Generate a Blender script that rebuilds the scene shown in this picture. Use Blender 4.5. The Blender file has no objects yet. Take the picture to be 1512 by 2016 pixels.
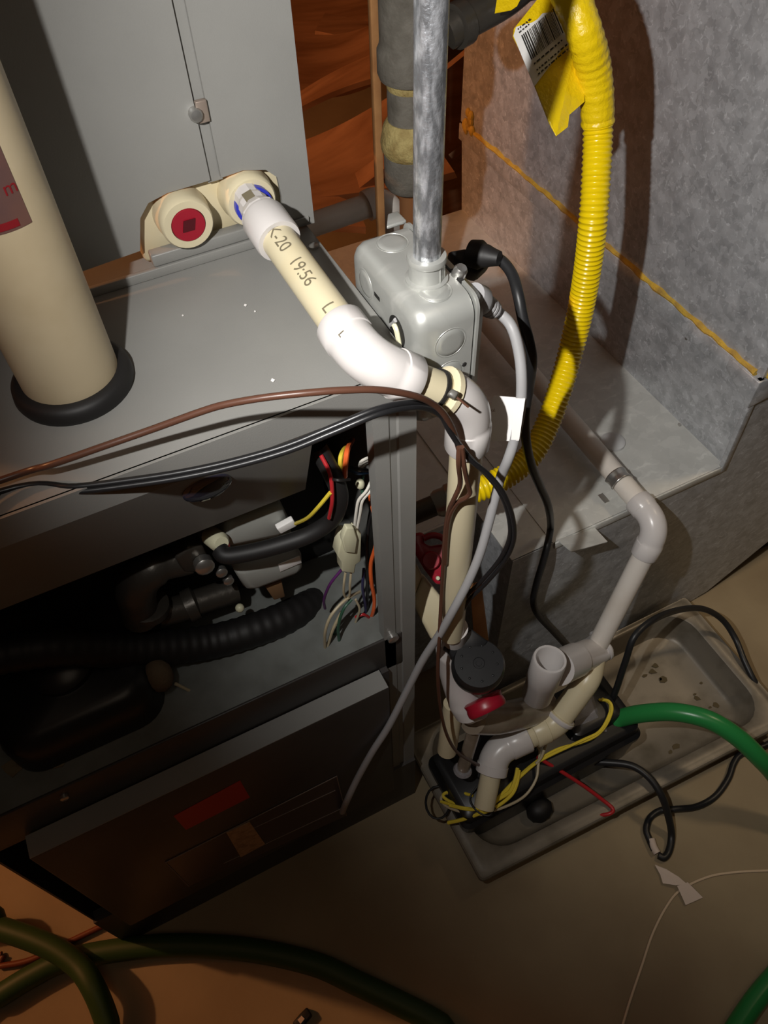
import bpy, bmesh, math, random
from mathutils import Vector, Matrix

# ------------------------------------------------------------------ camera, light, exposure
SC = bpy.context.scene
COL = SC.collection
R_RIGHT = Vector((0.8939174, -0.4473799, -0.0276213))
R_DOWN = Vector((-0.3703977, -0.7025845, -0.6076024))
R_FWD = Vector((0.2524228, 0.5533772, -0.7937609))
EYE = Vector((0.0, 0.0, 1.2))
FOCAL = 1545.0            # focal length in pixels of the 1512 x 2016 photograph
cam_data = bpy.data.cameras.new('camera')
cam = bpy.data.objects.new('camera', cam_data)
COL.objects.link(cam)
m = Matrix.Identity(4)
for i in range(3):
    m[i][0] = R_RIGHT[i]; m[i][1] = -R_DOWN[i]; m[i][2] = -R_FWD[i]; m[i][3] = EYE[i]
cam.matrix_world = m
cam_data.sensor_fit = 'VERTICAL'
cam_data.sensor_height = 36.0
cam_data.lens = FOCAL * 36.0 / 2016.0
cam_data.clip_start = 0.01
SC.camera = cam
SC.view_settings.view_transform = 'Standard'
SC.view_settings.look = 'None'
SC.view_settings.exposure = 0.0
SC.view_settings.gamma = 1.0
SC.view_settings.use_curve_mapping = False

w = bpy.data.worlds.new('basement_air'); SC.world = w; w.use_nodes = True
w.node_tree.nodes['Background'].inputs[0].default_value = (1.0, 0.62, 0.38, 1)
w.node_tree.nodes['Background'].inputs[1].default_value = 0.018

def lamp(name, kind, loc, energy, color, target=None, **kw):
    d = bpy.data.lights.new(name, kind); d.energy = energy; d.color = color
    for k, v in kw.items(): setattr(d, k, v)
    o = bpy.data.objects.new(name, d); COL.objects.link(o); o.location = loc
    if target is not None:
        o.rotation_euler = (Vector(target) - Vector(loc)).to_track_quat('-Z', 'Y').to_euler()
    return o
# the hand torch beside the phone, aimed at the return duct
lamp('flashlight', 'SPOT', (-0.09, 0.12, 1.225), 22.5, (1.0, 0.98, 0.945), (0.78, 0.50, 0.66),
     spot_size=math.radians(106), spot_blend=1.0, shadow_soft_size=0.006)
# added fill spot from above, brightens the floor right of the duct
lamp('fill_spot', 'SPOT', (1.55, 0.22, 2.42), 56.0, (1.0, 0.78, 0.52), (0.95, 0.46, 0.0),
     spot_size=math.radians(36), spot_blend=1.0, shadow_soft_size=0.12)
# added dim fill light overhead, lifts the shadows
lamp('fill_area', 'AREA', (0.05, -0.55, 2.46), 1.6, (1.0, 0.82, 0.62), (0.05, -0.5, 0.0), size=0.9)
# warm bulb behind the furnace, to the left
lamp('ceiling_bulb', 'POINT', (-1.95, 1.80, 2.1), 110.0, (1.0, 0.45, 0.18), shadow_soft_size=0.05)

# ------------------------------------------------------------------ points: where a sight line meets a real plane
def ray(px, py):
    return R_RIGHT * (px - 756.0) + R_DOWN * (py - 1008.0) + R_FWD * FOCAL
def on(px, py, ax, v):
    d = ray(px, py); return EYE + d * ((v - EYE[ax]) / d[ax])
def X(px, py, v): return on(px, py, 0, v)
def Y(px, py, v): return on(px, py, 1, v)
def Z(px, py, v): return on(px, py, 2, v)
def D(px, py, v): return EYE + ray(px, py) * (v / FOCAL)

# ------------------------------------------------------------------ materials
MATS = {}
def mat(name, color, rough=0.5, metal=0.0, noise=None, bump=None, trans=0.0, coat=0.0, spec=0.5, alpha=1.0, ior=1.45):
    """noise = (scale, second colour, lo, hi[, stretch]); bump = (scale, strength)"""
    if name in MATS: return MATS[name]
    M = bpy.data.materials.new(name); M.use_nodes = True
    nt = M.node_tree; b = nt.nodes['Principled BSDF']
    b.inputs['Base Color'].default_value = (*color, 1)
    b.inputs['Roughness'].default_value = rough
    b.inputs['Metallic'].default_value = metal
    b.inputs['Transmission Weight'].default_value = trans
    b.inputs['Coat Weight'].default_value = coat
    b.inputs['Specular IOR Level'].default_value = spec
    b.inputs['IOR'].default_value = ior
    b.inputs['Alpha'].default_value = alpha
    geo = nt.nodes.new('ShaderNodeNewGeometry')
    pos = geo.outputs['Position']
    if noise:
        sc = noise[0]
        mp = nt.nodes.new('ShaderNodeMapping')
        nt.links.new(pos, mp.inputs['Vector'])
        if len(noise) > 4: mp.inputs['Scale'].default_value = noise[4]
        n = nt.nodes.new('ShaderNodeTexNoise'); n.inputs['Scale'].default_value = sc
        n.inputs['Detail'].default_value = 6
        nt.links.new(mp.outputs[0], n.inputs['Vector'])
        r = nt.nodes.new('ShaderNodeMapRange')
        r.inputs['From Min'].default_value = noise[2]; r.inputs['From Max'].default_value = noise[3]
        nt.links.new(n.outputs['Fac'], r.inputs['Value'])
        mx = nt.nodes.new('ShaderNodeMix'); mx.data_type = 'RGBA'
        mx.inputs['A'].default_value = (*color, 1); mx.inputs['B'].default_value = (*noise[1], 1)
        nt.links.new(r.outputs[0], mx.inputs['Factor'])
        nt.links.new(mx.outputs['Result'], b.inputs['Base Color'])
    if bump:
        n2 = nt.nodes.new('ShaderNodeTexNoise'); n2.inputs['Scale'].default_value = bump[0]; n2.inputs['Detail'].default_value = 4
        nt.links.new(pos, n2.inputs['Vector'])
        bp = nt.nodes.new('ShaderNodeBump'); bp.inputs['Strength'].default_value = bump[1]; bp.inputs['Distance'].default_value = 0.002
        nt.links.new(n2.outputs['Fac'], bp.inputs['Height']); nt.links.new(bp.outputs[0], b.inputs['Normal'])
    MATS[name] = M
    return M

def galvanized(name, ca, cb, rough, metal, scale=60.0):
    """zinc-coated sheet: Voronoi spangle in colour and gloss with scratches"""
    M = bpy.data.materials.new(name); M.use_nodes = True; nt = M.node_tree; b = nt.nodes['Principled BSDF']
    geo = nt.nodes.new('ShaderNodeNewGeometry')
    v = nt.nodes.new('ShaderNodeTexVoronoi'); v.inputs['Scale'].default_value = scale
    n = nt.nodes.new('ShaderNodeTexNoise'); n.inputs['Scale'].default_value = scale * 0.35; n.inputs['Detail'].default_value = 8
    nd = nt.nodes.new('ShaderNodeTexNoise'); nd.inputs['Scale'].default_value = scale * 0.8
    ad = nt.nodes.new('ShaderNodeVectorMath'); ad.operation = 'MULTIPLY_ADD'
    ad.inputs[1].default_value = (0.02, 0.02, 0.02)
    nt.links.new(geo.outputs['Position'], nd.inputs['Vector']); nt.links.new(nd.outputs['Color'], ad.inputs[0])
    nt.links.new(geo.outputs['Position'], ad.inputs[2])
    nt.links.new(ad.outputs[0], v.inputs['Vector']); nt.links.new(geo.outputs['Position'], n.inputs['Vector'])
    sep = nt.nodes.new('ShaderNodeSeparateColor'); nt.links.new(v.outputs['Color'], sep.inputs[0])
    mth = nt.nodes.new('ShaderNodeMath'); mth.operation = 'MULTIPLY_ADD'; mth.inputs[1].default_value = 0.25
    nt.links.new(sep.outputs[0], mth.inputs[0])
    m2 = nt.nodes.new('ShaderNodeMath'); m2.operation = 'MULTIPLY'; m2.inputs[1].default_value = 0.7
    nt.links.new(n.outputs['Fac'], m2.inputs[0]); nt.links.new(m2.outputs[0], mth.inputs[2])
    st = nt.nodes.new('ShaderNodeTexNoise'); st.inputs['Scale'].default_value = scale * 1.6; st.inputs['Detail'].default_value = 3
    mp = nt.nodes.new('ShaderNodeMapping'); mp.inputs['Rotation'].default_value = (0.5, 0.3, 0.6); mp.inputs['Scale'].default_value = (0.3, 1.3, 1.0)
    nt.links.new(ad.outputs[0], mp.inputs['Vector']); nt.links.new(mp.outputs[0], st.inputs['Vector'])
    sr = nt.nodes.new('ShaderNodeMapRange'); sr.inputs['From Min'].default_value = 0.58; sr.inputs['From Max'].default_value = 0.8; sr.inputs['To Max'].default_value = 0.55
    nt.links.new(st.outputs['Fac'], sr.inputs['Value'])
    m3 = nt.nodes.new('ShaderNodeMath'); m3.operation = 'ADD'; nt.links.new(mth.outputs[0], m3.inputs[0]); nt.links.new(sr.outputs[0], m3.inputs[1]); mth = m3
    mx = nt.nodes.new('ShaderNodeMix'); mx.data_type = 'RGBA'
    mx.inputs['A'].default_value = (*ca, 1); mx.inputs['B'].default_value = (*cb, 1)
    nt.links.new(mth.outputs[0], mx.inputs['Factor']); nt.links.new(mx.outputs['Result'], b.inputs['Base Color'])
    rr = nt.nodes.new('ShaderNodeMapRange'); rr.inputs['To Min'].default_value = rough - 0.1; rr.inputs['To Max'].default_value = rough + 0.14
    nt.links.new(mth.outputs[0], rr.inputs['Value']); nt.links.new(rr.outputs[0], b.inputs['Roughness'])
    b.inputs['Metallic'].default_value = metal
    MATS[name] = M
    return M

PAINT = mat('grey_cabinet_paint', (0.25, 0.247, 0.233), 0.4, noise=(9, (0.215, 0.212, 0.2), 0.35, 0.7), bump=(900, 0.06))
PAINT_SHADED = mat('shaded_cabinet_paint', (0.05, 0.045, 0.042), 0.42, noise=(14, (0.036, 0.032, 0.03), 0.4, 0.7))  # the grey cabinet paint with shade put into its colour
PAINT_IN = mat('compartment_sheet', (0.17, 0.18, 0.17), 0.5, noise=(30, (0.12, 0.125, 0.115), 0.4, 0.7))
BLACK_IN = mat('shade_black', (0.012, 0.011, 0.01), 0.7)  # black standing in for shade in the compartment and in holes
GALV = galvanized('galvanized_duct', (0.21, 0.217, 0.23), (0.76, 0.78, 0.81), 0.42, 0.35, 120)
GALV_L = galvanized('galvanized_ledge', (0.46, 0.465, 0.44), (0.74, 0.74, 0.70), 0.5, 0.25, 70)
ZINC = galvanized('zinc_box', (0.36, 0.37, 0.35), (0.56, 0.56, 0.53), 0.38, 0.45, 35)
EMT = mat('zinc_conduit', (0.30, 0.31, 0.33), 0.3, 0.8, noise=(260, (0.75, 0.77, 0.82), 0.42, 0.66, (1, 1, 0.3)), bump=(420, 0.3))
CREAM = mat('cream_pvc', (0.60, 0.53, 0.36), 0.33, noise=(25, (0.6, 0.5, 0.3), 0.55, 0.85))
FLUE = mat('flue_pvc', (0.5, 0.41, 0.27), 0.4, noise=(18, (0.43, 0.34, 0.21), 0.5, 0.8), bump=(60, 0.05))
WHITE = mat('white_pvc', (0.58, 0.55, 0.535), 0.28, noise=(16, (0.52, 0.48, 0.455), 0.55, 0.85))
WPIPE = mat('white_pipe_pvc', (0.68, 0.63, 0.57), 0.33, noise=(14, (0.58, 0.51, 0.43), 0.5, 0.85))
YELLOW = mat('yellow_gas_jacket', (0.86, 0.62, 0.004), 0.26)
TAPE = mat('yellow_tape', (0.8, 0.56, 0.006), 0.3, bump=(260, 0.5))
MASTIC = mat('yellow_seam_sealant', (0.62, 0.4, 0.05), 0.6, noise=(60, (0.4, 0.25, 0.06), 0.45, 0.7), bump=(300, 0.6))
BLACK = mat('black_plastic', (0.013, 0.013, 0.014), 0.34)
BLACKR = mat('black_rubber', (0.012, 0.011, 0.011), 0.55)
CORD = mat('black_cord', (0.016, 0.016, 0.017), 0.42)
BROWN = mat('brown_wire_jacket', (0.085, 0.036, 0.022), 0.38)
GREYC = mat('grey_cord_jacket', (0.33, 0.325, 0.33), 0.45)
CONC = mat('concrete_floor', (0.31, 0.245, 0.15), 0.8, noise=(4.5, (0.215, 0.16, 0.095), 0.35, 0.68), bump=(120, 0.25))
PAN = mat('pan_metal', (0.19, 0.165, 0.13), 0.42, 0.15, noise=(22, (0.115, 0.098, 0.072), 0.48, 0.72), bump=(90, 0.1))
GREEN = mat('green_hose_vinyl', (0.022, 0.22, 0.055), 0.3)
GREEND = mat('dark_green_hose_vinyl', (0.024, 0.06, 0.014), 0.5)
RED = mat('red_plastic', (0.30, 0.008, 0.022), 0.35)
REDW = mat('red_wire', (0.42, 0.02, 0.025), 0.35)
BLUE = mat('blue_plastic', (0.03, 0.04, 0.42), 0.35)
ORANGE = mat('orange_wire', (0.75, 0.13, 0.03), 0.4)
YWIRE = mat('yellow_wire', (0.72, 0.56, 0.05), 0.45)
WWIRE = mat('white_wire', (0.68, 0.65, 0.58), 0.4)
TWIRE = mat('tan_wire', (0.45, 0.38, 0.25), 0.45)
GWIRE = mat('green_wire', (0.03, 0.09, 0.055), 0.45)
PWIRE = mat('purple_wire', (0.1, 0.02, 0.12), 0.45)
NATURAL = mat('natural_nylon', (0.62, 0.6, 0.42), 0.4)
VALVE = mat('valve_grey', (0.33, 0.335, 0.31), 0.45)
STEEL = mat('bright_steel', (0.55, 0.54, 0.52), 0.28, 0.9)
IRON = mat('black_iron', (0.07, 0.062, 0.052), 0.38, 0.5, bump=(150, 0.2))
PAPER = mat('white_paper', (0.82, 0.8, 0.78), 0.6)
INK = mat('printed_ink', (0.03, 0.028, 0.026), 0.6)
INKG = mat('grey_print', (0.16, 0.135, 0.085), 0.6)
REDINK = mat('red_print', (0.2, 0.008, 0.012), 0.5)
FOAMT = mat('grey_foam_sleeve', (0.16, 0.145, 0.12), 0.75, noise=(50, (0.1, 0.088, 0.07), 0.4, 0.7), bump=(250, 0.4))
FOAMY = mat('yellowed_foam', (0.42, 0.33, 0.13), 0.8, noise=(80, (0.26, 0.18, 0.06), 0.4, 0.7), bump=(300, 0.8))
COPPER = mat('copper_tube', (0.62, 0.28, 0.12), 0.35, 0.7)
WOOD = mat('cedar_board', (0.46, 0.24, 0.125), 0.6, noise=(5, (0.28, 0.13, 0.06), 0.35, 0.68, (1, 5, 5)), bump=(70, 0.2))
STICK = mat('pine_stick', (0.52, 0.26, 0.1), 0.6, noise=(30, (0.36, 0.16, 0.06), 0.4, 0.7))
WALL = mat('basement_wall', (0.2, 0.13, 0.09), 0.85, noise=(3, (0.15, 0.1, 0.07), 0.4, 0.7))
CLEARP = mat('smoky_clear_plastic', (0.55, 0.46, 0.36), 0.2, trans=0.55, noise=(30, (0.4, 0.32, 0.24), 0.4, 0.7))
CLEARF = mat('clear_film', (0.75, 0.72, 0.75), 0.12, trans=0.75)
GLASS = mat('dark_glass', (0.03, 0.03, 0.05), 0.08, coat=0.6)
DOORL = mat('door_label_film', (0.07, 0.05, 0.046), 0.3)
DOORE = mat('door_label_edge', (0.22, 0.17, 0.14), 0.5)
TAN = mat('tan_sticker', (0.42, 0.27, 0.15), 0.6, noise=(160, (0.24, 0.14, 0.07), 0.42, 0.75))
DOORRED = mat('red_sticker', (0.42, 0.008, 0.012), 0.45)
STRING = mat('white_string', (0.6, 0.47, 0.33), 0.7)
FLAG = mat('masking_tape', (0.6, 0.5, 0.43), 0.7)
SMOKE = mat('smoked_label', (0.11, 0.06, 0.055), 0.35, noise=(20, (0.16, 0.075, 0.055), 0.4, 0.7))

# ------------------------------------------------------------------ object helpers
def root_loc(o):
    while o.parent: o = o.parent
    return o.location.copy()
def thing(name, label, cat, loc=(0, 0, 0), group=None):
    o = bpy.data.objects.new(name, None); COL.objects.link(o)
    o.empty_display_size = 0.03
    o.location = loc; o['label'] = label; o['category'] = cat
    if group: o['group'] = group
    return o
def obj(name, bm, material, parent=None, smooth=True, label=None, bevel=None):
    me = bpy.data.meshes.new(name)
    bmesh.ops.recalc_face_normals(bm, faces=bm.faces)
    if parent is not None: off = root_loc(parent)
    else:
        n = max(1, len(bm.verts)); c = Vector((0, 0, 0)); zmin = 1e9
        for v in bm.verts: c += v.co; zmin = min(zmin, v.co.z)
        off = Vector((c.x / n, c.y / n, zmin))
    for v in bm.verts: v.co -= off
    bm.to_mesh(me); bm.free()
    for p in me.polygons: p.use_smooth = smooth
    me.materials.append(material)
    o = bpy.data.objects.new(name, me); COL.objects.link(o)
    if parent is not None: o.parent = parent
    else: o.location = off
    if label: o['label'] = label
    if bevel:
        b = o.modifiers.new('bevel', 'BEVEL'); b.width = bevel; b.segments = 2; b.limit_method = 'ANGLE'; b.angle_limit = math.radians(40)
        b.harden_normals = False
    if smooth and bevel is None:
        s = o.modifiers.new('split', 'EDGE_SPLIT'); s.split_angle = math.radians(42)
    return o
def single(name, bm, material, label, cat, group=None, **kw):
    o = obj(name, bm, material, None, **kw); o['label'] = label; o['category'] = cat
    if group: o['group'] = group
    return o
def struct(name, bm, material, label=None):
    o = obj(name, bm, material, None, smooth=False); o['kind'] = 'structure'
    if label: o['label'] = label
    return o

def B(): return bmesh.new()
def box(bm, a, b):
    vs = [bm.verts.new((x, y, z)) for x in (a[0], b[0]) for y in (a[1], b[1]) for z in (a[2], b[2])]
    for f in ((0, 1, 3, 2), (4, 6, 7, 5), (0, 4, 5, 1), (2, 3, 7, 6), (0, 2, 6, 4), (1, 5, 7, 3)):
        bm.faces.new([vs[i] for i in f])
    return bm
def hexa(bm, bottom, top):
    """eight corners: two matching rings of four"""
    lo = [bm.verts.new(p) for p in bottom]; hi = [bm.verts.new(p) for p in top]
    n = len(lo)
    bm.faces.new(lo[::-1]); bm.faces.new(hi)
    for i in range(n): bm.faces.new([lo[i], lo[(i + 1) % n], hi[(i + 1) % n], hi[i]])
    return bm
def prism(bm, pts, vec):
    vec = Vector(vec)
    return hexa(bm, [Vector(p) for p in pts], [Vector(p) + vec for p in pts])
def sheet(bm, pts, th):
    pts = [Vector(p) for p in pts]
    n = Vector((0, 0, 0)); c = sum(pts, Vector()) / len(pts)
    for i in range(len(pts)): n += (pts[i] - c).cross(pts[(i + 1) % len(pts)] - c)
    n.normalize()
    return prism(bm, pts, n * th)
def frame(t):
    t = Vector(t).normalized()
    a = Vector((0, 0, 1)) if abs(t.z) < 0.9 else Vector((1, 0, 0))
    u = t.cross(a).normalized(); return u, t.cross(u).normalized()
def smooth_path(pts, sub=8):
    pts = [Vector(p) for p in pts]
    if len(pts) < 3: return pts
    out = []
    P = [pts[0] * 2 - pts[1]] + pts + [pts[-1] * 2 - pts[-2]]
    for i in range(1, len(P) - 2):
        p0, p1, p2, p3 = P[i - 1], P[i], P[i + 1], P[i + 2]
        for k in range(sub):
            t = k / sub
            out.append(0.5 * ((2 * p1) + (p2 - p0) * t + (2 * p0 - 5 * p1 + 4 * p2 - p3) * t * t + (3 * p1 - p0 - 3 * p2 + p3) * t ** 3))
    out.append(pts[-1]); return out
def resample(path, step):
    out = [path[0]]; acc = 0.0
    for i in range(1, len(path)):
        a, b = path[i - 1], path[i]; L = (b - a).length
        if L < 1e-9: continue
        while acc + L >= step:
            t = (step - acc) / L; a = a.lerp(b, t); out.append(a.copy()); L = (b - a).length; acc = 0.0
            if L < 1e-9: break
        acc += L
    return out
def tube(bm, path, rad, seg=12, cap=True):
    """tube along a polyline; rad number or list"""
    path = [Vector(p) for p in path]; n = len(path)
    rs = rad if isinstance(rad, (list, tuple)) else [rad] * n
    tang = []
    for i in range(n):
        a = path[max(0, i - 1)]; b = path[min(n - 1, i + 1)]
        t = b - a
        tang.append(t.normalized() if t.length > 1e-9 else (tang[-1] if tang else Vector((0, 0, 1))))
    u, v = frame(tang[0]); rings = []
    for i in range(n):
        t = tang[i]
        u = (u - t * u.dot(t))
        if u.length < 1e-6: u, _ = frame(t)
        u.normalize(); v = t.cross(u)
        rings.append([bm.verts.new(path[i] + (u * math.cos(2 * math.pi * k / seg) + v * math.sin(2 * math.pi * k / seg)) * rs[i]) for k in range(seg)])
    for i in range(n - 1):
        for k in range(seg):
            bm.faces.new([rings[i][k], rings[i][(k + 1) % seg], rings[i + 1][(k + 1) % seg], rings[i + 1][k]])
    if cap: bm.faces.new(rings[0][::-1]); bm.faces.new(rings[-1])
    return bm
def wire(pts, r, seg=8, sub=6): return tube(B(), smooth_path(pts, sub), r, seg)
def lathe(bm, origin, axis, prof, seg=32, cap=(True, True)):
    """prof = [(radius, height)...] about axis"""
    origin = Vector(origin); axis = Vector(axis).normalized(); u, v = frame(axis); rings = []
    for r, h in prof:
        rings.append([bm.verts.new(origin + axis * h + (u * math.cos(2 * math.pi * k / seg) + v * math.sin(2 * math.pi * k / seg)) * max(r, 1e-5)) for k in range(seg)])
    for i in range(len(prof) - 1):
        for k in range(seg):
            bm.faces.new([rings[i][k], rings[i][(k + 1) % seg], rings[i + 1][(k + 1) % seg], rings[i + 1][k]])
    if cap[0]: bm.faces.new(rings[0][::-1])
    if cap[1]: bm.faces.new(rings[-1])
    return bm
def pipe(bm, a, b, r, seg=24):
    a, b = Vector(a), Vector(b); return tube(bm, [a, b], r, seg)
def arc(a, c, b, bend, n=10):
    """path from a round corner c to b with fillet length bend"""
    a, c, b = Vector(a), Vector(c), Vector(b)
    p = c + (a - c).normalized() * bend; q = c + (b - c).normalized() * bend
    out = [a] if (a - p).length > 1e-6 else []
    for i in range(n + 1):
        t = i / n; out.append(p * (1 - t) ** 2 + c * 2 * t * (1 - t) + q * t * t)
    if (b - q).length > 1e-6: out.append(b)
    return out
def elbow(a, c, b, r, bend, seg=28):
    """pipe fitting with socket rims at both ends"""
    a, c, b = Vector(a), Vector(c), Vector(b)
    p = c + (a - c).normalized() * bend; q = c + (b - c).normalized() * bend
    rim = 0.004
    path = [a, a.lerp(p, 0.06)]; rad = [r * 0.96, r]
    path.append(a.lerp(p, 0.96)); rad.append(r)
    for i in range(13):
        t = i / 12; path.append(p * (1 - t) ** 2 + c * 2 * t * (1 - t) + q * t * t); rad.append(r * 0.95)
    path.append(b.lerp(q, 0.96)); rad.append(r)
    path += [b.lerp(q, 0.06), b]; rad += [r, r * 0.96]
    return tube(B(), path, rad, seg)
def ball(bm, c, r, seg=16, sq=(1, 1, 1)):
    ret = bmesh.ops.create_uvsphere(bm, u_segments=seg, v_segments=max(6, seg // 2), radius=r)
    for v in ret['verts']: v.co = Vector((v.co.x * sq[0], v.co.y * sq[1], v.co.z * sq[2])) + Vector(c)
    return bm
def rrect(x0, y0, x1, y1, r, z, n=6):
    out = []
    for cx, cy, a0 in ((x1 - r, y0 + r, -90), (x1 - r, y1 - r, 0), (x0 + r, y1 - r, 90), (x0 + r, y0 + r, 180)):
        for i in range(n + 1):
            a = math.radians(a0 + 90 * i / n); out.append(Vector((cx + r * math.cos(a), cy + r * math.sin(a), z)))
    return out
def loft(bm, rings, cap0=False, cap1=False):
    R = [[bm.verts.new(p) for p in ring] for ring in rings]; n = len(R[0])
    for i in range(len(R) - 1):
        for k in range(n): bm.faces.new([R[i][k], R[i][(k + 1) % n], R[i + 1][(k + 1) % n], R[i + 1][k]])
    if cap0: bm.faces.new(R[0][::-1])
    if cap1: bm.faces.new(R[-1])
    return bm
def text_bm(body, size):
    """flat lettering in the XY plane, built with Blender's own typeface"""
    cu = bpy.data.curves.new('lettering', 'FONT'); cu.body = body; cu.size = size; cu.align_x = 'LEFT'; cu.align_y = 'CENTER'
    o = bpy.data.objects.new('lettering', cu); COL.objects.link(o)
    bpy.context.view_layer.update()
    me = bpy.data.meshes.new_from_object(o.evaluated_get(bpy.context.evaluated_depsgraph_get()))
    bpy.data.objects.remove(o); bpy.data.curves.remove(cu)
    bm = B(); bm.from_mesh(me); bpy.data.meshes.remove(me)
    bmesh.ops.triangulate(bm, faces=bm.faces)
    for k in range(-6, 7):   # cut across so that the lettering can bend round a pipe
        bmesh.ops.bisect_plane(bm, geom=bm.verts[:] + bm.edges[:] + bm.faces[:], plane_co=(0, k * size / 10, 0), plane_no=(0, 1, 0))
        bmesh.ops.bisect_plane(bm, geom=bm.verts[:] + bm.edges[:] + bm.faces[:], plane_co=((k + 6) * size / 8, 0, 0), plane_no=(1, 0, 0))
    return bm
def place_text(bm, origin, ux, uy, lift=0.0):
    ux = Vector(ux).normalized(); uy = Vector(uy); uy = (uy - ux * uy.dot(ux)).normalized(); n = ux.cross(uy)
    for v in bm.verts: v.co = Vector(origin) + ux * v.co.x + uy * v.co.y + n * lift
    return bm
def disc_screw(bm, c, axis, r, h=None):
    return lathe(bm, c, axis, [(r, 0), (r, (h or r * 0.5)), (r * 0.75, (h or r * 0.5) * 1.25), (0.0, (h or r * 0.5) * 1.3)], 12)

# ================================================================== the setting
struct('floor', box(B(), (-2.2, -1.2, -0.05), (3.2, 2.9, 0.0)), CONC)
struct('wall_back', box(B(), (-2.2, 2.9, -0.05), (3.2, 3.0, 2.5)), WALL)
struct('wall_right', box(B(), (3.2, -1.2, -0.05), (3.3, 3.0, 2.5)), WALL)
struct('wall_left', box(B(), (-2.3, -1.2, -0.05), (-2.2, 3.0, 2.5)), WALL)
struct('ceiling', box(B(), (-2.3, -1.2, 2.5), (3.3, 3.0, 2.56)), WALL)

# ================================================================== furnace
FX0, FX1, FY0, FY1, ZD = -0.262, 0.184, 0.341, 1.05, 0.85
fur = thing('furnace', 'grey gas furnace cabinet with its upper front door off, left of the duct', 'furnace', (-0.04, 0.69, 0))
obj('top_panel', box(B(), (FX0, FY0, ZD - 0.004), (FX1, FY1, ZD)), PAINT, fur, bevel=0.002)
obj('edge_flange', box(B(), (0.166, 0.36, ZD), (FX1, 0.53, ZD + 0.0012)), PAINT, fur, bevel=0.0005)
obj('screw', disc_screw(B(), Z(617, 487, ZD + 0.001), (0, 0, 1), 0.004), STEEL, fur)
bm = B()   # folded front lip: upper band upright, lower fascia raked back
prism(bm, [(FX0, FY0, ZD), (FX0, FY0, 0.827), (FX0, FY0 + 0.003, 0.827), (FX0, FY0 + 0.003, ZD)], (FX1 - FX0, 0, 0))
obj('front_lip', bm, PAINT, fur)
prism_pts = [(FX0, FY0, 0.827), (FX0, FY0 + 0.044, 0.7185), (FX0, FY0 + 0.048, 0.7185), (FX0, FY0 + 0.004, 0.827)]
fas = obj('fascia', prism(B(), prism_pts, (0.108 - FX0, 0, 0)), PAINT, fur)
c = Y(407, 958, FY0 + 0.010)
obj('sight_glass', lathe(B(), c + Vector((0, 0.0008, 0)), (0, -0.96, -0.27), [(0.017, 0), (0.017, 0.002), (0.0145, 0.0035), (0.008, 0.0042), (0, 0.0045)], 28), GLASS, fas)
bm = B()
prof = [(0.150, FY0 + 0.012), (0.150, FY0), (0.162, FY0), (0.1635, FY0 + 0.0012), (0.1685, FY0 + 0.0012), (0.170, FY0), (0.184, FY0), (0.184, FY0 + 0.012)]
prism(bm, [(x, y, 0.03) for x, y in prof], (0, 0, 0.795))
obj('corner_post', bm, PAINT, fur, smooth=False)
obj('side_panel', box(B(), (FX1 - 0.002, FY0 + 0.012, 0.0), (FX1, FY1, ZD - 0.004)), PAINT, fur, smooth=False)
obj('side_panel', box(B(), (FX0, FY0, 0.0), (FX0 + 0.002, FY1, ZD - 0.004)), PAINT_SHADED, fur, smooth=False)
obj('back_panel', box(B(), (FX0 + 0.002, FY1 - 0.003, 0.0), (FX1 - 0.002, FY1, ZD - 0.004)), PAINT_SHADED, fur, smooth=False)
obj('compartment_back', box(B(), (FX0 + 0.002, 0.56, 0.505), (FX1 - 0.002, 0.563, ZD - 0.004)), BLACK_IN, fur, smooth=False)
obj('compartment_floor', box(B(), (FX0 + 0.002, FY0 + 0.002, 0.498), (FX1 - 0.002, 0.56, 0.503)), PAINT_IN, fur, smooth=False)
obj('rail', box(B(), (FX0 + 0.002, FY0, 0.44), (0.170, FY0 + 0.003, 0.505)), PAINT_SHADED, fur, bevel=0.001)
obj('rail_screw', disc_screw(B(), Y(772, 1253, FY0), (0, -1, 0), 0.006, 0.004), STEEL, fur)
obj('rail_screw', disc_screw(B(), Y(126, 1567, FY0), (0, -1, 0), 0.004, 0.003), STEEL, fur)
obj('base_rail', box(B(), (FX0, FY0 - 0.004, 0.0), (FX1, FY0 + 0.01, 0.14)), PAINT_SHADED, fur, smooth=False)
DX0, DX1, DY, DZ0, DZ1 = -0.226, 0.142, 0.318, 0.125, 0.4485
door = obj('blower_door', box(B(), (DX0, DY, DZ0), (DX1, FY0 - 0.001, DZ1)), PAINT_SHADED, fur, bevel=0.002)
obj('door_top', box(B(), (DX0 + 0.001, DY, DZ1), (DX1 - 0.001, FY0 - 0.001, DZ1 + 0.0012)), PAINT, door, smooth=False, label='grey top edge of the lower door, painted lighter as if lit')  # light from above put into the colour of this top strip
obj('side_strip', box(B(), (DX1, FY0 - 0.006, 0.14), (0.150, FY0, DZ1)), PAINT_SHADED, fur, smooth=False)
def on_door(pts): return [Y(x, y, DY - 0.0006) for x, y in pts]
obj('red_sticker', sheet(B(), on_door([(342, 1607), (473, 1537), (492, 1570), (366, 1634)]), 0.0004), DOORRED, door, smooth=False, label='plain red sticker')
obj('label_film', sheet(B(), on_door([(326, 1698), (663, 1528), (682, 1606), (372, 1745)]), 0.0003), DOORL, door, smooth=False)
bm = B()
for a, b in (((326, 1698), (663, 1528)), ((663, 1528), (682, 1606)), ((372, 1745), (326, 1698))):
    tube(bm, [Y(a[0], a[1], DY - 0.001), Y(b[0], b[1], DY - 0.001)], 0.0006, 6)
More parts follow.
